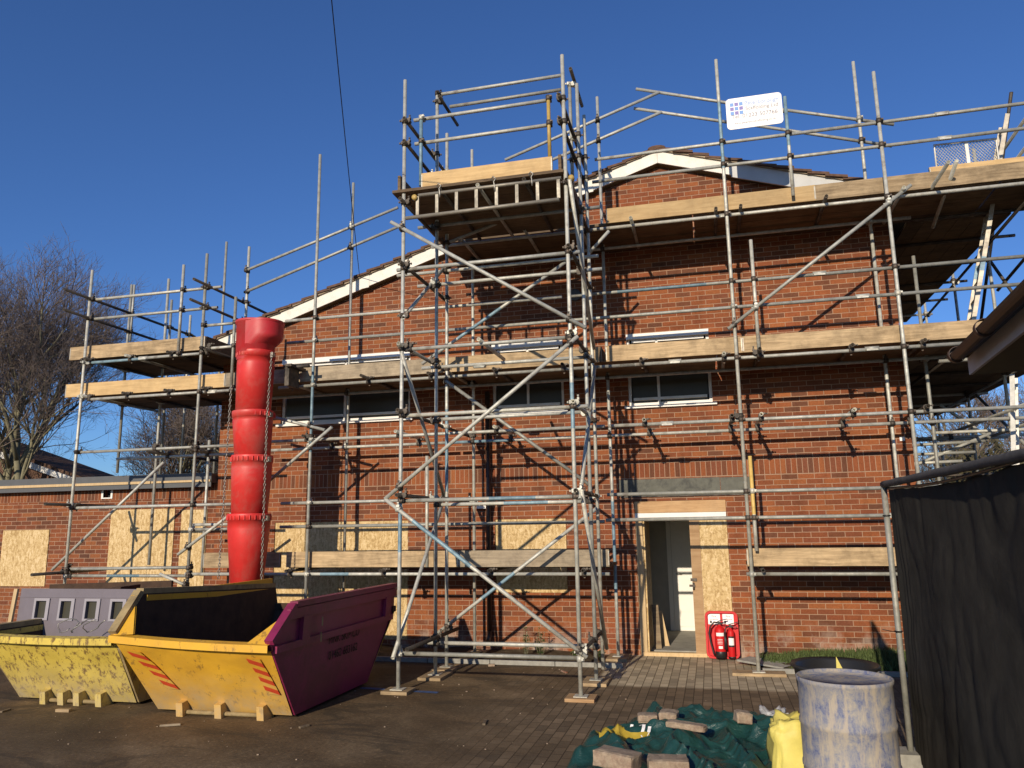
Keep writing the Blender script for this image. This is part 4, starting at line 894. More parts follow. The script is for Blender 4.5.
# lattice ladder beam across the tower front
lb = MB(); y = -3.10
P0, P1, Q0, Q1 = Vector((-3.39, y, 6.055)), Vector((-1.53, y, 6.05)), Vector((-3.56, y, 5.765)), Vector((-1.56, y, 5.775))
lb.tube(P0, P1, .022); lb.tube(Q0, Q1, .024)
for i in range(8):
    x = -3.40+i*.262; lb.obox((x-.02, y-.012, 5.79), (.04, 0, 0), (0, .024, 0), (0, 0, .25))
obj('ladder_beam', lb, 'alu', G['T'])
for x in (-3.1, -2.38, -1.9):
    mb = MB(); mb.path([(x, y-.03, 6.10), (x-.03, y-.045, 6.13), (x, y-.05, 6.16), (x+.03, y-.045, 6.13), (x, y-.03, 6.10), (x+.01, y-.03, 6.04), (x+.01, y-.03, 5.98)], .009, 6); obj('swivel_clip', mb, 'chain', G['T'])
mb = MB(); mb.lathe((-3.60+.17, -3.12, 6.02), [(0, -.03), (.035, -.03), (.035, .03), (0, .03)], 10, axis=(0, 1, 0)); mb.lathe((-1.40, -3.12, 6.02), [(0, -.03), (.035, -.03), (.035, .03), (0, .03)], 10, axis=(0, 1, 0)); obj('end_cap', mb, 'tube_yellow', G['T'])
# ladders
def ladder(label, a0, a1, wvec, mat='alu_white', n=11):
    e = empty('ladder', a0, label, 'ladder'); a0, a1, wv = Vector(a0), Vector(a1), Vector(wvec); d = (a1-a0); L = d.length; dn = d.normalized(); nn = dn.cross(wv).normalized()
    for k_ in (0, 1):
        mb = MB(); o = a0+wv*k_-nn*.03-wv.normalized()*.012
        mb.obox(o, d, wv.normalized()*.022, nn*.055); s = obj('stile', mb, mat, e)
        mb = MB(); mb.obox(o+d*.30-Vector((0, .002, 0)), d*.06, wv.normalized()*.024, nn*.058); obj('tape_band', mb, 'tube_blue', s)
    for i in range(n):
        c = a0+d*((i+.5)/n); mb = MB(); mb.tube(c, c+wv, .014, 8, hollow=False); obj('rung', mb, mat, e)
ladder('upper pale aluminium ladder rising past the top boards on the right', (3.50, -.55, 4.2), (4.44, -.25, 7.55), (.05, .42, .0), 'alu', n=13)
ladder('lower pale aluminium ladder standing under the neighbouring eaves on the right', (3.55, -.60, .0), (3.98, -.45, 3.75), (.15, .33, 0), n=13)
# wire mesh panel on the top lift
e = empty('mesh_panel', (3.5, -1.25, 6.35), 'small white framed wire mesh guard panel standing behind the top board', 'mesh panel')
mb = MB(); y = -1.10; C4 = [(3.20, y, 6.30), (3.20, y, 6.815), (3.94, y, 6.80), (3.94, y, 6.30)]
mb.path(C4, .016, 6); mb.box((3.565, y-.008, 6.3), (3.605, y+.008, 6.80)); mb.box((3.2, y-.008, 6.47), (3.94, y+.008, 6.49)); obj('frame', mb, 'alu_white', e)
mb = MB()
for s_ in (1, -1):
    for i in range(-20, 34):
        x0 = 3.20+i*.038*1.0; pts = []
        za, zb = 6.31, 6.80; xa, xb = x0, x0+s_*(zb-za)*.75
        # clip to panel
        def cl(x): return min(3.94, max(3.20, x))
        if (xa < 3.2 and xb < 3.2) or (xa > 3.94 and xb > 3.94): continue
        ta = (cl(xa)-xa)/(xb-xa); tb = (cl(xb)-xa)/(xb-xa)
        mb.tube((cl(xa), y+.004*s_, za+(zb-za)*ta), (cl(xb), y+.004*s_, za+(zb-za)*tb), .0042, 3, hollow=False)
obj('wire_mesh', mb, 'alu_white', e)
# firm's sign clamped to the top rail
e = empty('scaffold_sign', (.93, -1.31, 7.3), 'white rounded contractor sign with blue square logo clamped to the top rail', 'sign')
cx, cz, hw, hh, rr_ = .925, 7.535, .375, .235, .055; poly = []
for qx, qz, a0 in ((1, 1, 0), (-1, 1, 90), (-1, -1, 180), (1, -1, 270)):
    for i in range(6):
        a = math.radians(a0+18*i); poly.append((cx+qx*(hw-rr_)+rr_*math.cos(a), cz+qz*(hh-rr_)+rr_*math.sin(a)))
mb = MB(); mb.prism(poly, 1, -1.345, -1.335); obj('board', mb, 'sign_white', e, fix=True)
mb = MB(); yt = -1.3465
for i in range(3):
    for j in range(3):
        x = cx-.32+i*.062; z = cz+.165-j*.066; mb.box((x, yt, z-.052), (x+.05, yt+.001, z), 0 if (i+j) % 2 else 1)
obj('logo', mb, ['ink_violet', 'ink_blue'], e)
for txt, sz_, dx_, dz_, mt_ in (("Peterborough", .082, .105, .135, 'ink_blue'), ("Scaffolding Ltd", .075, .105, .055, 'ink_grey'), ("Tel: 01223 507766", .082, .0, -.05, 'ink_grey'), ("www.peterboroscaffolding.co.uk", .042, .0, -.15, 'ink_grey')):
    mb = MB(); add_text(mb, txt, sz_, (cx+dx_, yt, cz+dz_), (1, 0, 0), (0, 0, 1), 0); obj('lettering', mb, mt_, e)
mb = MB()
for x in (.57, 1.27): mb.box((x, -1.333, 7.36), (x+.03, -1.25, 7.40)); mb.box((x, -1.333, 7.6), (x+.03, -1.25, 7.64))
obj('clamp', mb, 'dark_steel', e)
# overhead cable
mb = MB(); pts = []
PA, PB = Vector((-5.60, -.16, 6.12)), Vector((-1.55, -10.0, 8.2))
for i in range(25):
    t = i/24; p = PA.lerp(PB, t); p.z -= .35*4*t*(1-t)*.5; pts.append(p)
mb.path(pts, .006, 5); setp(obj('overhead_cable', mb, 'cable'), 'thin black overhead cable running from the sky down to the gable', 'cable')
# ------------------------------------------------------------------ rubbish chute
ch = empty('rubble_chute', (-6.63, -1.78, 1.0), 'red plastic rubble chute of stacked tapered sections dropping into the skip', 'rubble chute')
def cpos(z): return Vector((-6.47+(z-1.0)*-.004+.010*math.sin(z*3.1), -1.78+.012*math.cos(z*2.3), z))
segs = [(4.50, 3.52), (3.60, 2.86), (2.94, 2.02), (2.10, 1.02)]
for i, (zt_, zb_) in enumerate(segs):
    mb = MB(); c = cpos(zb_); h = zt_-zb_; r0, r1 = (.250, .292) if i else (.25, .275)
    if i == 3: r0, r1 = .225, .305
    ax = cpos(zt_)-cpos(zb_)
    mb.lathe(c, [(r0-.012, .0), (r0, .0), (r0+(r1-r0)*.85, h*.80), (r1-.008, h-.10), (r1+.002, h-.098), (r1+.005, h-.015), (r1+.002, h), (r1-.012, h), (r0-.012, .02)], 36, axis=ax)
    for q in range(26):
        a = 2*math.pi*q/26; rr0 = r1+.002; mb.obox(c+Vector((rr0*math.cos(a)-.006, rr0*math.sin(a)-.006, h-.085)), (.012, 0, 0), (0, .012, 0), (0, 0, .06))
    if i == 3:
        mb.v = [(v[0], v[1], v[2]+ (.13*max(0, min(1, (-(v[0]-c.x)/.22+.35)))  if v[2] < zb_+.05 else 0)) for v in mb.v]
    s = obj('chute_section', mb, 'chute', ch)
    if 1:
        for sgn in (1, -1):
            q = MB(); q.box((cpos(zt_).x+sgn*r1-.03, c.y-.06, zt_-.10), (cpos(zt_).x+sgn*r1+.03, c.y+.0, zt_-.03)); obj('hook', q, 'chain', s)
mb = MB(); c = cpos(4.36)+Vector((-.02, 0, 0))
mb.lathe(c, [(.262, 0), (.270, .10), (.278, .105), (.290, .56), (.305, .565), (.305, .60), (.290, .60), (.28, .2), (.25, .01)], 36)
obj('hopper_collar', mb, 'chute_dark', ch)
mb = MB()
def scoop(u, v):
    z = 4.55+v*.36; ex = .15*min(1, max(0, v-.02)*2.6); r = .279+.012*v
    if u < .2: return (c.x+ex*u/.2, c.y-r, z)
    if u > .8: return (c.x+ex*(1-u)/.2, c.y+r, z)
    a = -math.pi*.5+(u-.2)/.6*math.pi
    return (c.x+r*math.cos(a)*(.93+.07*min(1, v*2.6))*.92+ex, c.y+r*math.sin(a), z)
mb.grid(scoop, 20, 10); mb.grid(lambda u, v: (lambda p: (c.x+(p[0]-c.x)*(1+.03*min(1, v*5)), p[1], p[2]+.04*v))(scoop(u, 1)), 20, 3)
obj('hopper_inlet', mb, 'chute_dark', ch)
def chain(pa, pb):
    mb = MB(); pa, pb = Vector(pa), Vector(pb); L = (pb-pa).length; n = int(L/.042)
    d = (pb-pa).normalized(); u = d.orthogonal().normalized(); v = d.cross(u)
    for i in range(n):
        c = pa.lerp(pb, (i+.5)/n); w_ = u if i % 2 else v
        pts = [c+d*(.028*math.cos(t))+w_*(.014*math.sin(t)) for t in [2*math.pi*k/8 for k in range(9)]]
        mb.path(pts, .0052, 4)
    obj('chain', mb, 'chain', ch)
chain(cpos(4.45)+Vector((.33, -.12, 0)), cpos(3.5)+Vector((.31, -.12, 0))); chain(cpos(3.5)+Vector((.31, -.12, 0)), cpos(1.05)+Vector((.32, -.12, 0)))
chain(cpos(4.0)+Vector((-.31, -.12, 0)), cpos(1.2)+Vector((-.36, -.12, 0)))
mb = MB(); mb.box((-6.06, -1.66, 4.28), (-5.96, -1.22, 4.32)); mb.box((-6.10, -1.60, 4.0), (-6.03, -1.3, 4.32)); mb.tube((-6.45, -1.5, 4.30), (-5.75, -1.5, 4.30), .0242); obj('chute_bracket', mb, 'dark_steel', ch)

# ------------------------------------------------------------------ skips
def skip(label, dx, dy, lz, rz, yel, side, inner, front_lo, L, lugs, purple):
    """L: y of front foot, back foot, front lip, front top, back top"""
    fy, by, ly, ty, bty = L; xl, xr = -5.77+dx, -4.17+dx; xlt, xrt = -5.92+dx, -4.10+dx; zf = front_lo
    e = empty('skip', (-5.0+dx, -3.5+dy, 0), label, 'skip')
    fy, by, ly, ty, bty = [a+dy for a in (fy, by, ly, ty, bty)]
    def X(zz, right, top): 
        t = zz/top; return (xr+(xrt-xr)*t) if right else (xl+(xlt-xl)*t)
    for right in (True, False):
        zt_ = rz if right else lz; zl = zf if right else zf+(lz-rz)*.5
        zb_ = zt_-(.13 if (purple and not right) else 0)
        P = [(fy, .03), (ly, zl), (ty, zt_), (bty, zb_), (bty+.02, zl-.02), (by, .03)]
        mb = MB(); out_ = [(X(z, right, zt_), y, z) for y, z in P]; off = .05 if right else -.05
        inn = [(p[0]-off, p[1], p[2]) for p in out_]
        mb.quad(out_ if right else out_[::-1], 0); mb.quad(inn[::-1] if right else inn, 1)
        n = len(P)
        for i in range(n): mb.quad([out_[i], out_[(i+1) % n], inn[(i+1) % n], inn[i]], 2)
        if not right:
            mbf = MB(); o_ = Vector((xlt+.055, ty+.04, zt_-.075)); mbf.obox(o_, (0, bty-ty-.08, zb_-zt_), (.012, 0, 0), (0, 0, .06)); obj('inner_flange', mbf, yel, e)
        # ribs pressed in the outside
        s1 = .012 if right else -.012
        for z_, h_ in ((zt_-.11, .10), (zl-.09, .07)):
            ya = ly+(ty-ly)*max(0, (z_-zl)/(zt_-zl))+.02 if z_ > zl else ly+(fy-ly)*(zl-z_)/(zl-.03)+.0
            yb = bty if z_ > zl-.03 else by+(bty-by)*z_/zl
            xo = X(z_, right, zt_); mb.obox((xo, ya, z_), (s1*3.2, 0, 0), (0, yb-ya, 0), (s1*.2, 0, h_), 0)
        for yy in (ty+.15, bty-.35):
            xo = X(zf, right, zt_); mb.obox((xo, yy, zf-.03), (s1*3.5, 0, 0), (0, .16, 0), (s1*1.2, 0, zt_-zf-.07), 0)
        sp_ = obj('side_panel', mb, [side if right else yel, inner, 'tan_rim' if not (purple and right) else 'purple'], e, fix=True)
        mb = MB(); rim = [Vector((X(z, right, zt_), y, z)) for y, z in P[1:4]]
        for a, b in zip(rim[:-1], rim[1:]):
            d = b-a; up = Vector((0, d.y, d.z)).normalized().cross(Vector((-1, 0, 0)) if right else Vector((-1, 0, 0))); up = Vector((0, -d.z, d.y)).normalized()
            if up.z < 0: up = -up
            mb.obox(a-Vector((.045, 0, 0)), d, (.09, 0, 0), up*.055)
        obj('rim', mb, side if (right and purple) else 'tan_rim', sp_, fix=True)
        if lugs:
            mb = MB(); xo = X(zf, right, zt_)
            for yy in (ty+.35, bty-.5): mb.tube((xo, yy, zf+.05), (xo+(.12 if right else -.12), yy, zf+.05), .03, 10, hollow=False); mb.lathe((xo+(.12 if right else -.12), yy, zf+.05), [(0, -.012), (.05, -.012), (.05, .012), (0, .012)], 12, axis=(1, 0, 0))
            obj('lifting_lug', mb, side if right else yel, sp_)
    # front end (sloping) with a small dent field, back end, floor
    zl_, zr_ = zf+(lz-rz)*.5, zf
    mb = MB()
    def fr(u, v):
        z = .03+v*((zl_*(1-u)+zr_*u)-.06-.03); t = z/zf; x0 = xl+(xlt-xl)*t*.75+.02; x1 = xr+(xrt-xr)*t*.75-.02
        y = fy+(ly-fy)*t; x = x0+(x1-x0)*u
        b = .035*(noise.noise((x*2.1, z*3.1, dx*3))) * min(1, 4*u*(1-u)*2)*min(1, 4*v*(1-v)*2)
        return (x, y+b, z)
    mb.grid(fr, 40, 20)
    fp = obj('front_panel', mb, yel, e)
    mb = MB(); mb.grid(lambda u, v: (lambda p: (p[0], p[1]+.03, p[2]))(fr(u, v)), 8, 4); mb.f = [f[::-1] for f in mb.f]; obj('front_lining', mb, inner, e)
    # lip
    mb = MB(); a, b = Vector((xlt+.02, ly, zl_)), Vector((xrt-.02, ly, zr_)); n_ = 16
    for i in range(n_):
        p0, p1 = a.lerp(b, i/n_), a.lerp(b, (i+1)/n_); s0, s1 = -.012*math.sin(math.pi*i/n_), -.012*math.sin(math.pi*(i+1)/n_)
        for (q0, q1) in (((-.045, -.068), (-.045, 0)), ((-.045, 0), (.05, .012)), ((.05, .012), (.05, -.06)), ((.05, -.06), (-.045, -.068))):
            mb.quad([p0+Vector((0, q0[0]+s0, q0[1]+s0)), p1+Vector((0, q0[0]+s1, q0[1]+s1)), p1+Vector((0, q1[0]+s1, q1[1]+s1)), p0+Vector((0, q1[0]+s0, q1[1]+s0))])
    obj('front_lip', mb, yel, fp, fix=True)
    # gusset plates either end of the lip
    for right in (True, False):
        mb = MB()
        xx = xrt-.05 if right else xlt+.05; sg = -1 if right else 1; zt_ = rz if right else lz; zl = zr_ if right else zl_
        mb.quad([(xx, ly-.02, zl), (xx+sg*.22, ly-.0, zl+.01), (xx, ly+(ty-ly)*.75-.02, zl+(zt_-zl)*.75)]); mb.quad([(xx, ly+.01, zl), (xx, ly+(ty-ly)*.75, zl+(zt_-zl)*.75), (xx+sg*.22, ly+.02, zl+.01)])
        obj('gusset', mb, yel, fp)
    mb = MB(); zb0 = zl_-.04; mb.quad([(xl, by, .03), (xr, by, .03), (xrt, bty, zr_), (xlt, bty, zb0)]); mb.quad([(xl, by-.03, .03), (xlt, bty-.03, zb0), (xrt, bty-.03, zr_), (xr, by-.03, .03)], 1); obj('back_panel', mb, [yel, inner], e)
    mb = MB(); mb.obox((xlt, bty-.05, zb0), (xrt-xlt, 0, zr_-zb0), (0, .10, 0), (0, 0, .07)); obj('rim', mb, 'rust', e)
    mb = MB(); mb.quad([(xl, fy, .05), (xr, fy, .05), (xr, by, .05), (xl, by, .05)]); mb.quad([(xl, fy, .02), (xl, by, .02), (xr, by, .02), (xr, fy, .02)]); obj('floor', mb, inner, e)
    # brackets and bar at the foot
    ks = (.24, .52, .82) if purple else (.30, .45, .58, .76)
    for t in ks:
        x = xl+(xr-xl)*t; mb = MB(); mb.prism([(fy-.165, .0), (fy-.185, .135), (fy-.10, .15), (fy+.03, .0)], 0, x-.038, x+.038); obj('foot_bracket', mb, yel, fp, fix=True)
    mb = MB(); mb.tube((xl+(xr-xl)*(ks[0]), fy-.10, .035), (xl+(xr-xl)*ks[-1], fy-.10, .035), .022, 8, hollow=False); obj('foot_bar', mb, 'tan_rim', fp)
    return e, fp, fr, (xl, xr, xlt, xrt, fy, ly)
e, fp, fr1, dims = skip('yellow skip with a purple side and red striped markings, open front lip', 0, 0, 1.22, 1.10, 'skip_a', 'purple', 'rust', .79, (-4.38, -2.68, -4.98, -4.60, -2.02), False, True)
def at_fr(u, v, off=-.004): p = Vector(fr1(u, v)); return p+Vector((0, -1, -.6)).normalized()*abs(off)
for u0 in (.055, .835):   # chevron strips follow the slanting ends
    mb = MB(); mr = MB()
    def P(s, t): return at_fr(u0+.085*s+(.125 if u0 < .5 else .055)*(1-t), .34+.54*t, .014)
    N_ = 12
    for i in range(N_):
        mb.quad([P(0, i/N_), P(1, i/N_), P(1, (i+1)/N_), P(0, (i+1)/N_)])
    for i in range(4):
        a = i/4+.02; mr.quad([P(0, a+.10), P(1, a-.02 if i else 0), P(1, a+.11), P(0, a+.23)])
    for q in mr.v[:]: pass
    mr.v = [(v[0], v[1]-.004, v[2]) for v in mr.v]
    s = obj('marker_strip', mb, 'skip_a', fp, fix=True); obj('red_stripes', mr, plain('stripe_red', (.55, .06, .02), .5, var=.2), s)
for txt, sz_, z_, y_ in (("PINK SKIP CO", .125, .665, -3.42), ("01462 683162", .125, .50, -3.42)):
    mb = MB(); xo = -4.17+.07*z_/1.1; add_text(mb, txt, sz_, (xo+.012, y_, z_), (0, 1, 0), (.06, 0, 1), 0, offset=.0); obj('lettering', mb, 'ink_black', e)
mb = MB(); mb.box((-4.05, -4.1, .86), (-4.045, -4.08, .95)); mb.box((-4.05, -4.12, .70), (-4.045, -4.10, .80)); obj('scuff', mb, 'tan_rim', e)
e2, fp2, fr2, _ = skip('weathered lemon yellow skip with scratched paint holding an old panel', -2.02, .20, .80, .78, 'skip_b', 'skip_b', 'rust', .77, (-4.36, -2.5, -4.86, -4.80, -1.9), False, False)
# raised rusty tail of the second skip
mb = MB(); mb.obox((-9.6, -2.05, .70), (2.1, 0, .0), (0, .04, 0), (0, 0, .42)); mb.v = [(v[0], v[1], v[2]+(.06 if v[2] > 1 and v[0] > -8 else 0)) for v in mb.v]
obj('tail_board', mb, 'rust', e2)
e = empty('door_panel', (-7.6, -3.75, .5), 'lavender grey panel with four small square windows standing in the weathered skip', 'panel')
mb = MB(); holes = [(-8.02+i*.365, -7.87+i*.365, .86, 1.06) for i in range(4)]
wall_with_holes(mb, -8.28, -6.45, .45, 1.20, holes, -3.86, .05); mb.box((-8.28, -3.86, 1.2), (-6.45, -3.81, 1.203)); mb.box((-6.45, -3.86, .45), (-6.447, -3.81, 1.2)); mb.box((-8.283, -3.86, .45), (-8.28, -3.81, 1.2)); mb.box((-8.28, -3.868, 1.10), (-6.45, -3.86, 1.112))
TL_ = Matrix.Translation(Vector((-7.5, -3.86, .45))) @ Matrix.Rotation(math.radians(-4), 4, 'X') @ Matrix.Translation(-Vector((-7.5, -3.86, .45)))
def xf(mb, mt_): mb.v = [tuple(mt_ @ Vector(v)) for v in mb.v]
xf(mb, TL_); obj('slab', mb, 'lavender', e)
for a, b, c, d in holes:
    mb = MB(); 
    mb.box((a-.03, -3.875, c-.025), (a, -3.861, d+.03)); mb.box((b, -3.875, c-.025), (b+.045, -3.861, d+.03)); mb.box((a, -3.875, d), (b, -3.861, d+.03)); mb.box((a, -3.875, c-.025), (b, -3.861, c))
    xf(mb, TL_); f_ = obj('window_frame', mb, 'lavender_pale', e); mb = MB(); mb.box((a, -3.83, c), (b, -3.825, d)); xf(mb, TL_); obj('pane', mb, 'glass', f_)
mb = MB(); mb.obox((-8.36, -3.95, .3), (.05, 0, 0), (0, .03, 0), (.01, .1, .90)); setp(obj('timber_batten', mb, 'pine'), 'pale upright batten standing left of the lavender panel', 'batten')
mb = MB(); r2_ = random.Random(3)
for k_ in range(3):
    c = Vector((-6.95+k_*.17, -4.45, .86)); mb.path([c+Vector((.12*math.cos(a)*(1+.3*math.sin(3*a+k_)), .04*math.sin(a), .07*math.sin(a*1.1+k_))) for a in [i*.45 for i in range(13)]], .006, 4)
setp(obj('loose_wire', mb, 'chain'), 'tangle of loose wire resting on the weathered skip rim', 'wire')
mb = MB(); mb.obox((-8.6, -3.2, .3), (.9, .3, .1), (-.1, .5, 0), (0, .1, .75)); setp(obj('broken_board', mb, 'rust', bevel=.01), 'dark broken board leaning inside the far left skip end', 'board')

# ------------------------------------------------------------------ fence with dark debris netting
fe = empty('netted_fence', (1.47, -6.2, 0), 'temporary steel fence panel wrapped in black debris netting', 'fence')
F0, F1 = Vector((1.38, -4.92, 0)), Vector((1.45, -8.6, 0))
for xx_, yy_ in ((1.38, -4.92), (1.45, -8.6)): mb = MB(); mb.tube((xx_, yy_, .0), (xx_, yy_, 2.14), .0225, 12); obj('upright', mb, 'galv', fe)
mb = MB(); pts = [F0.lerp(F1, i/30)+Vector((.001*math.sin(i*.9), 0, 2.15+.0012*math.sin(i*1.7))) for i in range(31)]
mb.path(pts, .032, 10, rs=[.028+.0008*math.sin(i*2.3)+(.003 if i % 9 == 4 else 0) for i in range(31)]); obj('top_pipe', mb, 'pipe_grey', fe)
mb = MB()
def net(u, v):
    p = F0.lerp(F1, u); top = 2.11-.035*math.sin(math.pi*min(1, u*1.3))+.02*u; z = .06+(top-.06)*v
    fold = .030*noise.noise((u*4+z*.6, z*1.2-u*2, 1.3))+.010*max(0, 1-4*abs(noise.noise((u*5+z*.9, z*1.6-u*6, 5))))+.004*max(0, 1-4*abs(noise.noise((u*11-z*1.2, z*2.4+u*5, 8))))+.02*math.exp(-u*14)*noise.noise((u*90, z*.8, 2)); edge = min(1, u*30)
    return (p.x+.035+fold*edge*1.0-.012*(1-v)*0, p.y-.0, z+.012*noise.noise((u*14, 3, 3)))
mb.grid(net, 170, 60)
obj('netting', mb, 'net', fe)
mb = MB(); mb.path([F0.lerp(F1, i/24)+Vector((.02, 0, 2.12-.035*math.sin(math.pi*min(1, i/24*1.3))+.02*i/24)) for i in range(25)], .010, 6); obj('tie_rope', mb, 'black', fe)
mb = MB()
for z in (1.0, 1.9): mb.lathe((1.38, -4.92, z), [(.024, -.006), (.030, -.006), (.030, .006), (.024, .006)], 12)
mb.path([(1.38, -4.95, 1.0), (1.31, -5.0, 1.01), (1.24, -5.06, 1.03)], .004, 4); obj('cable_tie', mb, 'black', fe)
mb = MB(); mb.box((1.22, -5.04, 0), (1.54, -4.80, .12)); obj('fence_foot', mb, 'concrete', fe)

# ------------------------------------------------------------------ barrel, tub, bags
mb = MB(); c = (.80, -5.98, 0); BS = .885
mb.lathe(c, [(0, .015), (.27, .0), (.292, .02), (.298, .30), (.303, .31), (.303, .335), (.297, .345), (.297, .60), (.303, .61), (.303, .635), (.297, .645), (.295, .90), (.304, .915), (.306, .94), (.300, .945), (.288, .94), (.286, .925), (.10, .93), (0, .93)], 56); mb.v = [(v[0], v[1], v[2]*BS) for v in mb.v]
setp(obj('plastic_barrel', mb, 'barrel'), 'blue plastic barrel crusted with pale cement, beside the netted fence', 'barrel')
mb = MB(); mb.lathe((.86, -5.12, 0), [(0, .01), (.22, .0), (.30, .74), (.33, .76), (.32, .78), (.28, .76), (.21, .02), (0, .03)], 36)
setp(obj('rubble_tub', mb, 'black'), 'black rubber rubble tub standing behind the blue barrel', 'tub')
mb = MB(); mb.prism([(.84, .66), (.94, .66), (.85, .86)], 1, -5.32, -5.30); setp(obj('yellow_offcut', mb, 'yellow_bag'), 'small pointed yellow offcut poking out of the black tub', 'offcut')
def crumple(cx, cy, cz, sx, sy, sz, seed, amp, name, mat, label, cat, nu=40, nv=24, pw=.45, rot=0):
    mb = MB(); ca, sa = math.cos(rot), math.sin(rot)
    def f(u, v):
        a, b = u*2*math.pi, (v-.5)*math.pi
        sp = lambda t: math.copysign(abs(t)**pw, t)
        x, y, z = sp(math.cos(a))*sp(math.cos(b)), sp(math.sin(a))*sp(math.cos(b)), sp(math.sin(b))
        n = amp*(noise.noise((x*2+seed, y*2, z*2))+.6*abs(noise.noise((x*5+seed, y*5, z*5)))+.3*noise.noise((x*11, y*11+seed, z*11)))
        x, y, z = x*(1+n), y*(1+n), z*(1+n*.8); X_, Y_ = x*sx, y*sy
        return (cx+X_*ca-Y_*sa, cy+X_*sa+Y_*ca, max(.004, cz+z*sz))
    mb.grid(f, nu, nv); return setp(obj(name, mb, mat), label, cat)
crumple(.47, -5.55, .22, .15, .17, .24, 2.0, .30, 'sack', 'yellow_bag', 'crumpled yellow plastic sack squeezed between the tarpaulin and the barrel', 'sack')
crumple(.44, -4.30, .10, .10, .12, .11, 8.0, .7, 'plastic_sheet', 'plastic_clear', 'scrunched clear plastic sheet left of the black tub', 'plastic sheet')
mb = MB(); 
for i in range(9): mb.box((.36+i*.024, -5.935, .30+.01*math.sin(i*2)), (.374+i*.024, -5.93, .36))
# ------------------------------------------------------------------ tarpaulin with blocks
TC = Vector((-.25, -5.12, 0))
def tarph(x, y):
    dx, dy = (x-TC.x), (y-TC.y); a = math.atan2(dy/1.32, dx/.98); r = math.hypot(dx/.98, dy/1.32)
    R = 1.0+.10*math.sin(2*a+.6)+.08*math.sin(3*a+2)+.05*math.sin(7*a)
    t = max(0, min(1, (R-r)/.22)); e_ = t*t*(3-2*t)
    wx, wy = x+.12*noise.noise((x*3, y*3, 5)), y+.12*noise.noise((x*3, y*3, 9)); rid = 1-abs(noise.noise((wx*2.1+wy*1.3, wy*1.6-wx*.8, .3)))*3.0; rid2 = 1-abs(noise.noise((wx*3.0+wy*2, wy*5.7-wx*2, 2.2)))*3.2
    return e_*(.13+.10*max(0, rid)**1.5+.045*max(0, rid2)**1.3+.03*noise.noise((x*11, y*11, 0))+.06*noise.noise((x*1.3, y*1.3, 7)))+.004, R, a
mb = MB()
def tf(u, v):
    a = u*2*math.pi; R = 1.0+.10*math.sin(2*a+.6)+.08*math.sin(3*a+2)+.05*math.sin(7*a); r = R*v
    x, y = TC.x+.98*r*math.cos(a), TC.y+1.32*r*math.sin(a); return (x, y, tarph(x, y)[0])
mb.grid(tf, 220, 110)
tp = setp(obj('tarpaulin', mb, 'tarp'), 'crumpled glossy dark green tarpaulin heap weighed down with blocks', 'tarpaulin')
sb = tp.modifiers.new('sub', 'SUBSURF'); sb.levels = 0; sb.render_levels = 1
def drape(mb, zoff=.006):
    mb.v = [(v[0], v[1], tarph(v[0], v[1])[0]+zoff+v[2]) for v in mb.v]
def stroke(pts, name='letter'):
    mb = MB(); P = [Vector((p[0], p[1], 0)) for p in pts]; Q = []
    for a, b in zip(P[:-1], P[1:]): Q += [a.lerp(b, i/5) for i in range(5)]
    Q.append(P[-1]); Q = [Vector((q.x, q.y, tarph(q.x, q.y)[0]+.006)) for q in Q]
    for i in range(len(Q)-1):
        d = (Q[i+1]-Q[i]); n = Vector((-d.y, d.x, 0)).normalized()*.013; mb.quad([Q[i]-n, Q[i+1]-n, Q[i+1]+n+Vector((0, 0, .0)), Q[i]+n])
    obj(name, mb, 'sign_white', tp)
def lp(u, v, cx, cy): return (cx+.10*u+.03*v, cy-.02*u+.11*v)
stroke([lp(u, v, -.72, -4.86) for u, v in ((-.5, .5), (-.5, -.1), (-.3, -.5), (.2, -.5), (.5, -.2), (.5, .5))])
stroke([lp(u, v, -.64, -5.05) for u, v in ((-.5, .45), (-.1, .5), (.0, .1), (.0, -.3), (.3, -.5), (.5, -.1), (.4, .4))])
mb = MB()
def yp(u, v):
    a = u*2*math.pi; r = v*(.13+.04*math.sin(3*a+1)+.03*math.sin(5*a)); x, y = -.83+1.3*r*math.cos(a), -5.13+.8*r*math.sin(a); return (x, y, 0)
mb.grid(yp, 40, 10); drape(mb, .008); obj('yellow_print', mb, 'tarp_yellow', tp)
def block(x, y, lx, ly, lz, rz, ry, label):
    mb = MB(); mb.box((-lx/2, -ly/2, 0), (lx/2, ly/2, lz)); 
    bm = bmesh.new(); vs_ = [bm.verts.new(v) for v in mb.v]; [bm.faces.new([vs_[i] for i in f]) for f in mb.f]
    bmesh.ops.subdivide_edges(bm, edges=bm.edges[:], cuts=6, use_grid_fill=True); bmesh.ops.recalc_face_normals(bm, faces=bm.faces)
    for v in bm.verts:
        n = noise.noise_vector(v.co*14+Vector((x*9, y*5, 0))); v.co += n*.007
        k_ = sum(1 for a_, h_ in ((v.co.x, lx/2), (v.co.y, ly/2), (v.co.z-lz/2, lz/2)) if abs(abs(a_)-h_) < .010)
        if k_ >= 2: v.co -= Vector((math.copysign(.006, v.co.x), math.copysign(.006, v.co.y), math.copysign(.006, v.co.z-lz/2)))
    me = bpy.data.meshes.new('block'); bm.to_mesh(me); bm.free(); me.materials.append(M['block'])
    o = bpy.data.objects.new('paving_block', me); col.objects.link(o); o.rotation_euler = (rnd.uniform(-.06, .06), ry, rz)
    h = max(tarph(x+a*lx*.35, y+b*ly*.35)[0] for a in (-1, 0, 1) for b in (-1, 0, 1)); o.location = (x, y, h-.012)
    setp(o, label, 'block', 'blocks weighing down the tarpaulin')
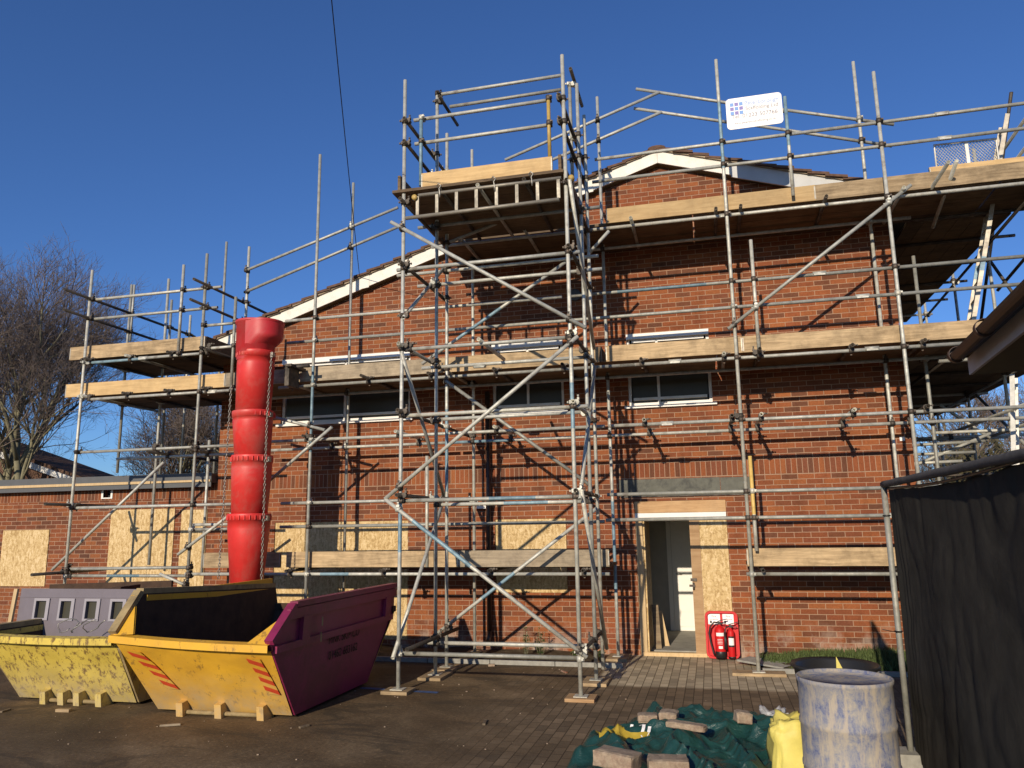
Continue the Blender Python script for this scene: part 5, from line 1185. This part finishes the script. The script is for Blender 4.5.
BLKP = [((-0.617, -4.825), 0.17, 0.15, 0.065, 0.1, 0, 'squarish pale block, back left of the two side by side on the tarpaulin'), ((-0.444, -4.793), 0.15, 0.16, 0.07, -0.1, 0.0, 'pale block just right of the squarish one at the back of the tarpaulin'), ((-0.282, -5.272), 0.31, 0.11, 0.05, -0.25, 0.05, 'long thin slanting block in front of the back pair on the tarpaulin'), ((0.152, -4.848), 0.13, 0.15, 0.09, 0.2, 0.1, 'lone wedge shaped block on the right half of the tarpaulin'), ((-0.736, -6.045), 0.3, 0.2, 0.11, -0.3, 0.05, 'large pale block on the near left edge of the tarpaulin'), ((-0.389, -5.999), 0.28, 0.2, 0.1, 0.12, 0, 'large pale block at the near centre of the tarpaulin')]
for (x, y), lx, ly, lz, rz, ry, lb_ in BLKP: block(x, y, lx, ly, lz, rz, ry, lb_)

# ------------------------------------------------------------------ fire extinguisher point
e = empty('fire_point', (.05, -.14, 0), 'red moulded fire extinguisher board leaning on the chipboard beside the doorway', 'fire point')
cx, cz = .055, .325; y = -.14; hw, hh, r_ = .225, .315, .075
def rr(hw, hh, r_, n=6):
    P = []
    for qx, qz, a0 in ((1, 1, 0), (-1, 1, 90), (-1, -1, 180), (1, -1, 270)):
        for i in range(n+1):
            a = math.radians(a0+90*i/n); P.append((cx+qx*(hw-r_)+r_*math.cos(a), cz+qz*(hh-r_)+r_*math.sin(a)))
    return P
def lean(mb): mb.v = [(v[0], v[1]+.17*(v[2])*.6, v[2]) for v in mb.v]
mb = MB(); mb.prism(rr(hw, hh, r_), 1, y, y+.02)
A_, B_ = rr(hw, hh, r_), rr(hw-.028, hh-.028, r_-.02)
for i in range(len(A_)):
    j = (i+1) % len(A_)
    mb.quad([(A_[i][0], y-.045, A_[i][1]), (A_[j][0], y-.045, A_[j][1]), (B_[j][0], y-.045, B_[j][1]), (B_[i][0], y-.045, B_[i][1])])
    mb.quad([(A_[i][0], y, A_[i][1]), (A_[j][0], y, A_[j][1]), (A_[j][0], y-.045, A_[j][1]), (A_[i][0], y-.045, A_[i][1])]); mb.quad([(B_[i][0], y-.045, B_[i][1]), (B_[j][0], y-.045, B_[j][1]), (B_[j][0], y, B_[j][1]), (B_[i][0], y, B_[i][1])])
lean(mb); obj('back_board', mb, 'red', e, fix=True)
mb = MB(); mb.box((cx-.18, y-.004, .46), (cx-.015, y-.001, .60)); mb.box((cx+.02, y-.004, .46), (cx+.17, y-.001, .60)); lean(mb); st = obj('sign_label', mb, 'sign_white', e)
for x0 in (cx-.10, cx+.095):
    mb = MB(); add_text(mb, "Fire", .040, (x0, y-.0055, .568), (1, 0, 0), (0, 0, 1), 0); add_text(mb, "extinguisher", .024, (x0, y-.0055, .530), (1, 0, 0), (0, 0, 1), 0)
    mb.box((x0-.055, y-.0065, .475), (x0-.03, y-.0045, .51), 1); lean(mb); obj('label_print', mb, ['red', 'ink_black'], st)
def extinguisher(x, r, h, label, wlab):
    q = empty('fire_extinguisher', (x, -.225, .03), label, 'extinguisher'); Y_ = -.225
    mb = MB(); mb.lathe((x, Y_, .035), [(0, 0), (r*.93, 0), (r, .012), (r, h*.80), (r*.86, h*.88), (r*.5, h*.95), (r*.26, h*.97), (r*.26, h)], 28); obj('cylinder', mb, 'red', q)
    mb = MB(); mb.lathe((x, Y_, .03), [(0, -.002), (r*1.02, -.002), (r*1.03, .085 if wlab else .02), (r*.99, .09 if wlab else .021)], 28); obj('base_skirt', mb, 'black', q)
    mb = MB(); zt_ = .035+h; mb.box((x-.02, Y_-.02, zt_), (x+.02, Y_+.02, zt_+.035)); mb.obox((x-.025, Y_-.010, zt_+.035), (.13, 0, .035), (0, .02, 0), (0, 0, .010)); mb.obox((x-.02, Y_-.010, zt_+.010), (.11, 0, -.01), (0, .02, 0), (0, 0, .010)); obj('handle', mb, 'black', q)
    mb = MB(); n = 10
    def arc(z0, z1, a0, a1, rr_=r*1.012):
        for i in range(n):
            a, b = a0+(a1-a0)*i/n, a0+(a1-a0)*(i+1)/n
            P = lambda t, z: (x+rr_*math.sin(t), Y_-rr_*math.cos(t), z)
            mb.quad([P(a, z0), P(b, z0), P(b, z1), P(a, z1)], 0)
    if wlab:
        arc(.035+h*.66, .035+h*.76, -.75, .75)
        for i in range(4): arc(.035+h*(.42+.045*i), .035+h*(.432+.045*i), -.55, .45)
        arc(.035+h*.28, .035+h*.36, -.35, .4)
    else: arc(.035+h*.42, .035+h*.66, -.8, .8); 
    obj('label', mb, 'sign_white', q)
    if not wlab:
        mb = MB(); arc(.035+h*.66, .035+h*.72, -.9, .9); arc(.035+h*.36, .035+h*.42, -.9, .9); obj('label_band', mb, 'black', q)
    mb = MB()
    if wlab: mb.path([(x-.015, Y_, zt_+.02), (x-.07, Y_-.01, zt_+.03), (x-.125, Y_-.01, zt_-.03), (x-.145, Y_-.01, zt_-.12), (x-.13, Y_-.01, zt_-.24), (x-.10, Y_-.03, .10), (x-.085, Y_-.03, .06)], .012, 8)
    else: mb.path([(x-.01, Y_, zt_+.02), (x-.06, Y_-.03, zt_+.0), (x-.085, Y_-.04, zt_-.08), (x-.075, Y_-.05, zt_-.15)], .010, 8, rs=None); mb.path([(x-.082, Y_-.04, zt_-.06), (x-.075, Y_-.05, .15)], .02, 10, rs=[.013, .026])
    obj('hose', mb, 'black', q)
extinguisher(.025, .072, .44, 'larger red fire extinguisher with white label and black foot, left on the fire board', True)
extinguisher(.172, .048, .40, 'slimmer red fire extinguisher with black horn, right on the fire board', False)

# ------------------------------------------------------------------ plants
def blades(mb, n, box_, hmin, hmax, seed, wd=.007, dens=None):
    r = random.Random(seed)
    for _ in range(n):
        x, y = r.uniform(box_[0], box_[1]), r.uniform(box_[2], box_[3])
        if dens and r.random() > dens(x, y): continue
        h = r.uniform(hmin, hmax)*(dens(x, y) if dens else 1); a = r.uniform(0, 6.28); lx, ly = math.cos(a)*h*r.uniform(.1, .6), math.sin(a)*h*r.uniform(.1, .6); px_, py_ = -math.sin(a)*wd, math.cos(a)*wd
        z0 = .03; p0, p1, p2 = (x-px_, y-py_, z0), (x+px_, y+py_, z0), (x+lx*.4+px_*.7, y+ly*.4+py_*.7, z0+h*.6); p3 = (x+lx*.4-px_*.7, y+ly*.4-py_*.7, z0+h*.6); mb.quad([p0, p1, p2, p3]); mb.quad([p3, p2, (x+lx, y+ly, z0+h)])
mb = MB(); dn = lambda x, y: max(0, min(1, .62+.55*noise.noise((x*1.7, y*2.5, 3))+.25*min(1, (x-.9)*.8)-.5*max(0, 1.0-x)-.9*max(0, -.55-y)))
blades(mb, 20000, (.55, 3.2, -.98, -.02), .05, .22, 5, dens=dn)
setp(obj('grass', mb, 'grassblade'), 'green grass growing along the foot of the wall right of the doorway', 'grass', kind='stuff')
def weed(x, y, h, n, label, seed, spread=.12):
    r = random.Random(seed); e = empty('weed_plant', (x, y, 0), label, 'weed', 'weeds at the foot of the brick wall'); st = MB(); lf = MB()
    for _ in range(n):
        a = r.uniform(0, 6.28); tx, ty = x+math.cos(a)*spread*r.random(), y+math.sin(a)*spread*.6*r.random(); hh = h*r.uniform(.5, 1)
        st.path([(x+(tx-x)*.3, y+(ty-y)*.3, 0), (tx, ty, hh*.6), (tx+r.uniform(-.03, .03), ty, hh)], .004, 4)
        for k_ in range(22):
            t = r.uniform(.15, 1); c = Vector((x+(tx-x)*t, y+(ty-y)*t, hh*t)); b = r.uniform(0, 6.28); d = Vector((math.cos(b), math.sin(b), r.uniform(-.3, .7))).normalized(); s_ = r.uniform(.02, .045); u = d.cross(Vector((0, 0, 1))).normalized()*s_*.45
            c += d*.01; lf.quad([c, c+d*s_*.5+u, c+d*s_, c+d*s_*.5-u])
    obj('stem', st, 'bark', e); obj('leaves', lf, 'leaf', e)
weed(-2.72, -.45, .42, 7, 'taller leafy green weed at the brick wall behind the tower', 1, .10)
weed(-2.50, -.42, .48, 7, 'tallest leafy weed just right of its neighbour at the wall', 2, .08)
weed(-1.98, -.50, .22, 7, 'low bushy weed at the wall between the tall weeds and door', 3, .16)
weed(-1.62, -.52, .18, 6, 'small low weed nearest the left side of the doorway', 4, .14)
# loose debris on the ground
mb = MB(); r = random.Random(11)
for _ in range(240):
    x, y = r.uniform(-8, 1.5), r.uniform(-5.8, -.9); s_ = r.choice((.004, .006, .009, .014)); mb.obox((x, y, .001), (s_*r.uniform(.7, 1.6), s_*.3, 0), (-s_*.3, s_, 0), (0, 0, s_*.5))
setp(obj('gravel_debris', mb, 'block'), 'scattered stones and crumbs on the dirty ground', 'gravel', kind='stuff')
for (x, y, lx, ly, a, lb_, mt_) in ((-6.85, -4.62, .16, .05, .1, 'short pale wood offcut lying in front of the weathered skip', 'board'), (-3.05, -1.25, .09, .05, .2, 'small pale brick chip on the ground behind the tower', 'block')):
    mb = MB(); mb.obox((x, y, .0), (lx*math.cos(a), lx*math.sin(a), 0), (-ly*math.sin(a), ly*math.cos(a), 0), (0, 0, .03)); setp(obj('offcut', mb, mt_, bevel=.004), lb_, 'offcut')
r = random.Random(41)
for i, (x, y, lb_, mt_) in enumerate(((-3.9, -4.75, 'thin splinter of wood on the ground right of the purple skip foot', 'dirty_wood'), (-5.3, -4.95, 'small broken lath in front of the orange yellow skip', 'board_old'), (-2.2, -4.3, 'flat wood chip on the open ground before the tower', 'dirty_wood'), (-7.4, -4.75, 'short dark stick on the ground by the weathered skip foot', 'dirty_wood'), (-1.9, -1.55, 'loose brick fragment just behind the right tower leg', 'brick'))):
    mb = MB(); a = r.uniform(0, 3); l_ = r.uniform(.08, .2); mb.obox((x, y, 0), (l_*math.cos(a), l_*math.sin(a), 0), (-.03*math.sin(a), .03*math.cos(a), 0), (0, 0, .018)); setp(obj('debris_piece', mb, mt_, bevel=.003), lb_, 'debris')
mb = MB(); mb.quad([(.22, -.62, .075), (.78, -1.0, .05), (.95, -.8, .06), (.40, -.42, .09)]); mb.quad([(.22, -.62, .05), (.40, -.42, .06), (.95, -.8, .03), (.78, -1.0, .03)]); 
mb.quad([(.22, -.62, .05), (.78, -1.0, .03), (.78, -1.0, .05), (.22, -.62, .075)])
setp(obj('slab', mb, 'concrete'), 'broken flat slab at the corner of paving and grass', 'slab')
mb = MB(); mb.grid(lambda u, v: (-4.15+u*1.0, -2.93+v*(.07+.03*math.sin(9*u))-u*.10, .004), 12, 2); setp(obj('paint_mark', mb, plain('ground_blue', (.04, .09, .22), .8, var=.5, scale=20)), kind='structure')

# ------------------------------------------------------------------ bare trees
def tree(x, y, H, spread, seed, label, depth=6, trunk=.22, lean_=0, base=.28, z0=0, twm='twig', tw=1.0):
    r = random.Random(seed); e = empty('bare_tree', (x, y, z0), label, 'tree', 'leafless trees behind the buildings'); tr = MB(); tg = MB()
    def grow(p, d, L, rad, lv):
        n = 4 if lv < 3 else 3; pts = [p]; q = p
        for i in range(n):
            d = (d+Vector((r.uniform(-1, 1), r.uniform(-1, 1), r.uniform(-.5, .9)))*(.12+.045*lv)).normalized(); q = q+d*(L/n); pts.append(q)
        rs = [rad*(1-.45*i/n) for i in range(n+1)]
        if lv <= 2: tr.path(pts, rad, 7 if lv < 2 else 5, rs=rs)
        else: tg.path(pts, rad, 3, rs=rs)
        if lv >= depth: return
        nb = {0: 7, 1: 5, 2: 4, 3: 3, 4: 3}.get(lv, 2)
        for k_ in range(nb):
            t = r.uniform(.35 if lv else base+.1, 1.0); i = min(n-1, int(t*n)); pp = pts[i].lerp(pts[i+1], t*n-i); ax = d.orthogonal().normalized(); ax.rotate(Matrix.Rotation(r.uniform(0, 6.28), 3, d))
            nd = (d*1.0+ax*r.uniform(.5, 1.15)*spread+Vector((0, 0, .30 if lv < 3 else .10))).normalized(); grow(pp, nd, L*r.uniform(.52, .78), max(.0045*tw, rad*.50), lv+1)
        grow(pts[-1], d, L*.62, max(.0045*tw, rad*.55), lv+1)
    grow(Vector((x, y, z0)), Vector((lean_, 0, 1)).normalized(), H*.40, trunk, 0)
    obj('trunk', tr, 'bark', e); obj('crown', tg, twm, e)
tree(-23.0, 10.0, 12.6, 1.0, 21, 'big bare tree with greenish limbs behind the annex, far left', 6, .17, tw=1.15)
tree(-26.5, 12.5, 13.5, 1.0, 33, 'bare reddish twigged tree cut by the left edge of the photo', 6, .16, tw=1.15)
tree(-20.3, 14.0, 9.0, 1.1, 5, 'smaller bare tree seen under the left scaffold boards', 6, .15, base=.1, tw=1.3)
tree(-16.6, 15.0, 9.0, 1.1, 8, 'bare tree just left of the brick corner behind the tubes', 6, .15, base=.1, tw=1.3)
tree(9.5, 20.0, 7.5, 1.1, 14, 'bare tree behind the right hand scaffold ledgers', 6, .2, base=.1, tw=1.4)
tree(13.0, 22.0, 8.5, 1.1, 15, 'bare tree seen beneath the neighbouring eaves at far right', 6, .2, base=.1, tw=1.4)
def bush(x, y, w_, h, n, label, seed, mat):
    r = random.Random(seed); mb = MB()
    for _ in range(n):
        a, b, q = r.uniform(0, 6.28), r.uniform(0, 1.45), r.random()**.4; k_ = 1+.3*noise.noise((a*1.5, b*2, seed)); c = Vector((x+w_*q*k_*math.cos(a)*math.cos(b), y+w_*q*k_*math.sin(a)*math.cos(b), h*q*k_*math.sin(b))); s_ = r.uniform(.06, .15); d = Vector((r.uniform(-1, 1), r.uniform(-1, 1), r.uniform(-1, 1))).normalized(); u = d.orthogonal().normalized()*s_
        mb.quad([c-u, c+d*s_*.6, c+u, c-d*s_*.6])
    setp(obj('hedge_bush', mb, mat, loc=(x, y, 0)), label, 'bush', 'bushes behind the buildings')
bush(8.0, 14.0, 2.6, 3.9, 6000, 'olive bush behind the right hand scaffold', 3, 'leaf_dark')
bush(12.5, 15.0, 3.2, 3.3, 6000, 'olive bush behind the netted fence top at far right', 4, 'leaf_dark')
bush(-15.8, 14.0, 2.4, 3.6, 4000, 'olive bush over the annex roof beside the brick corner', 6, 'leaf_dark')
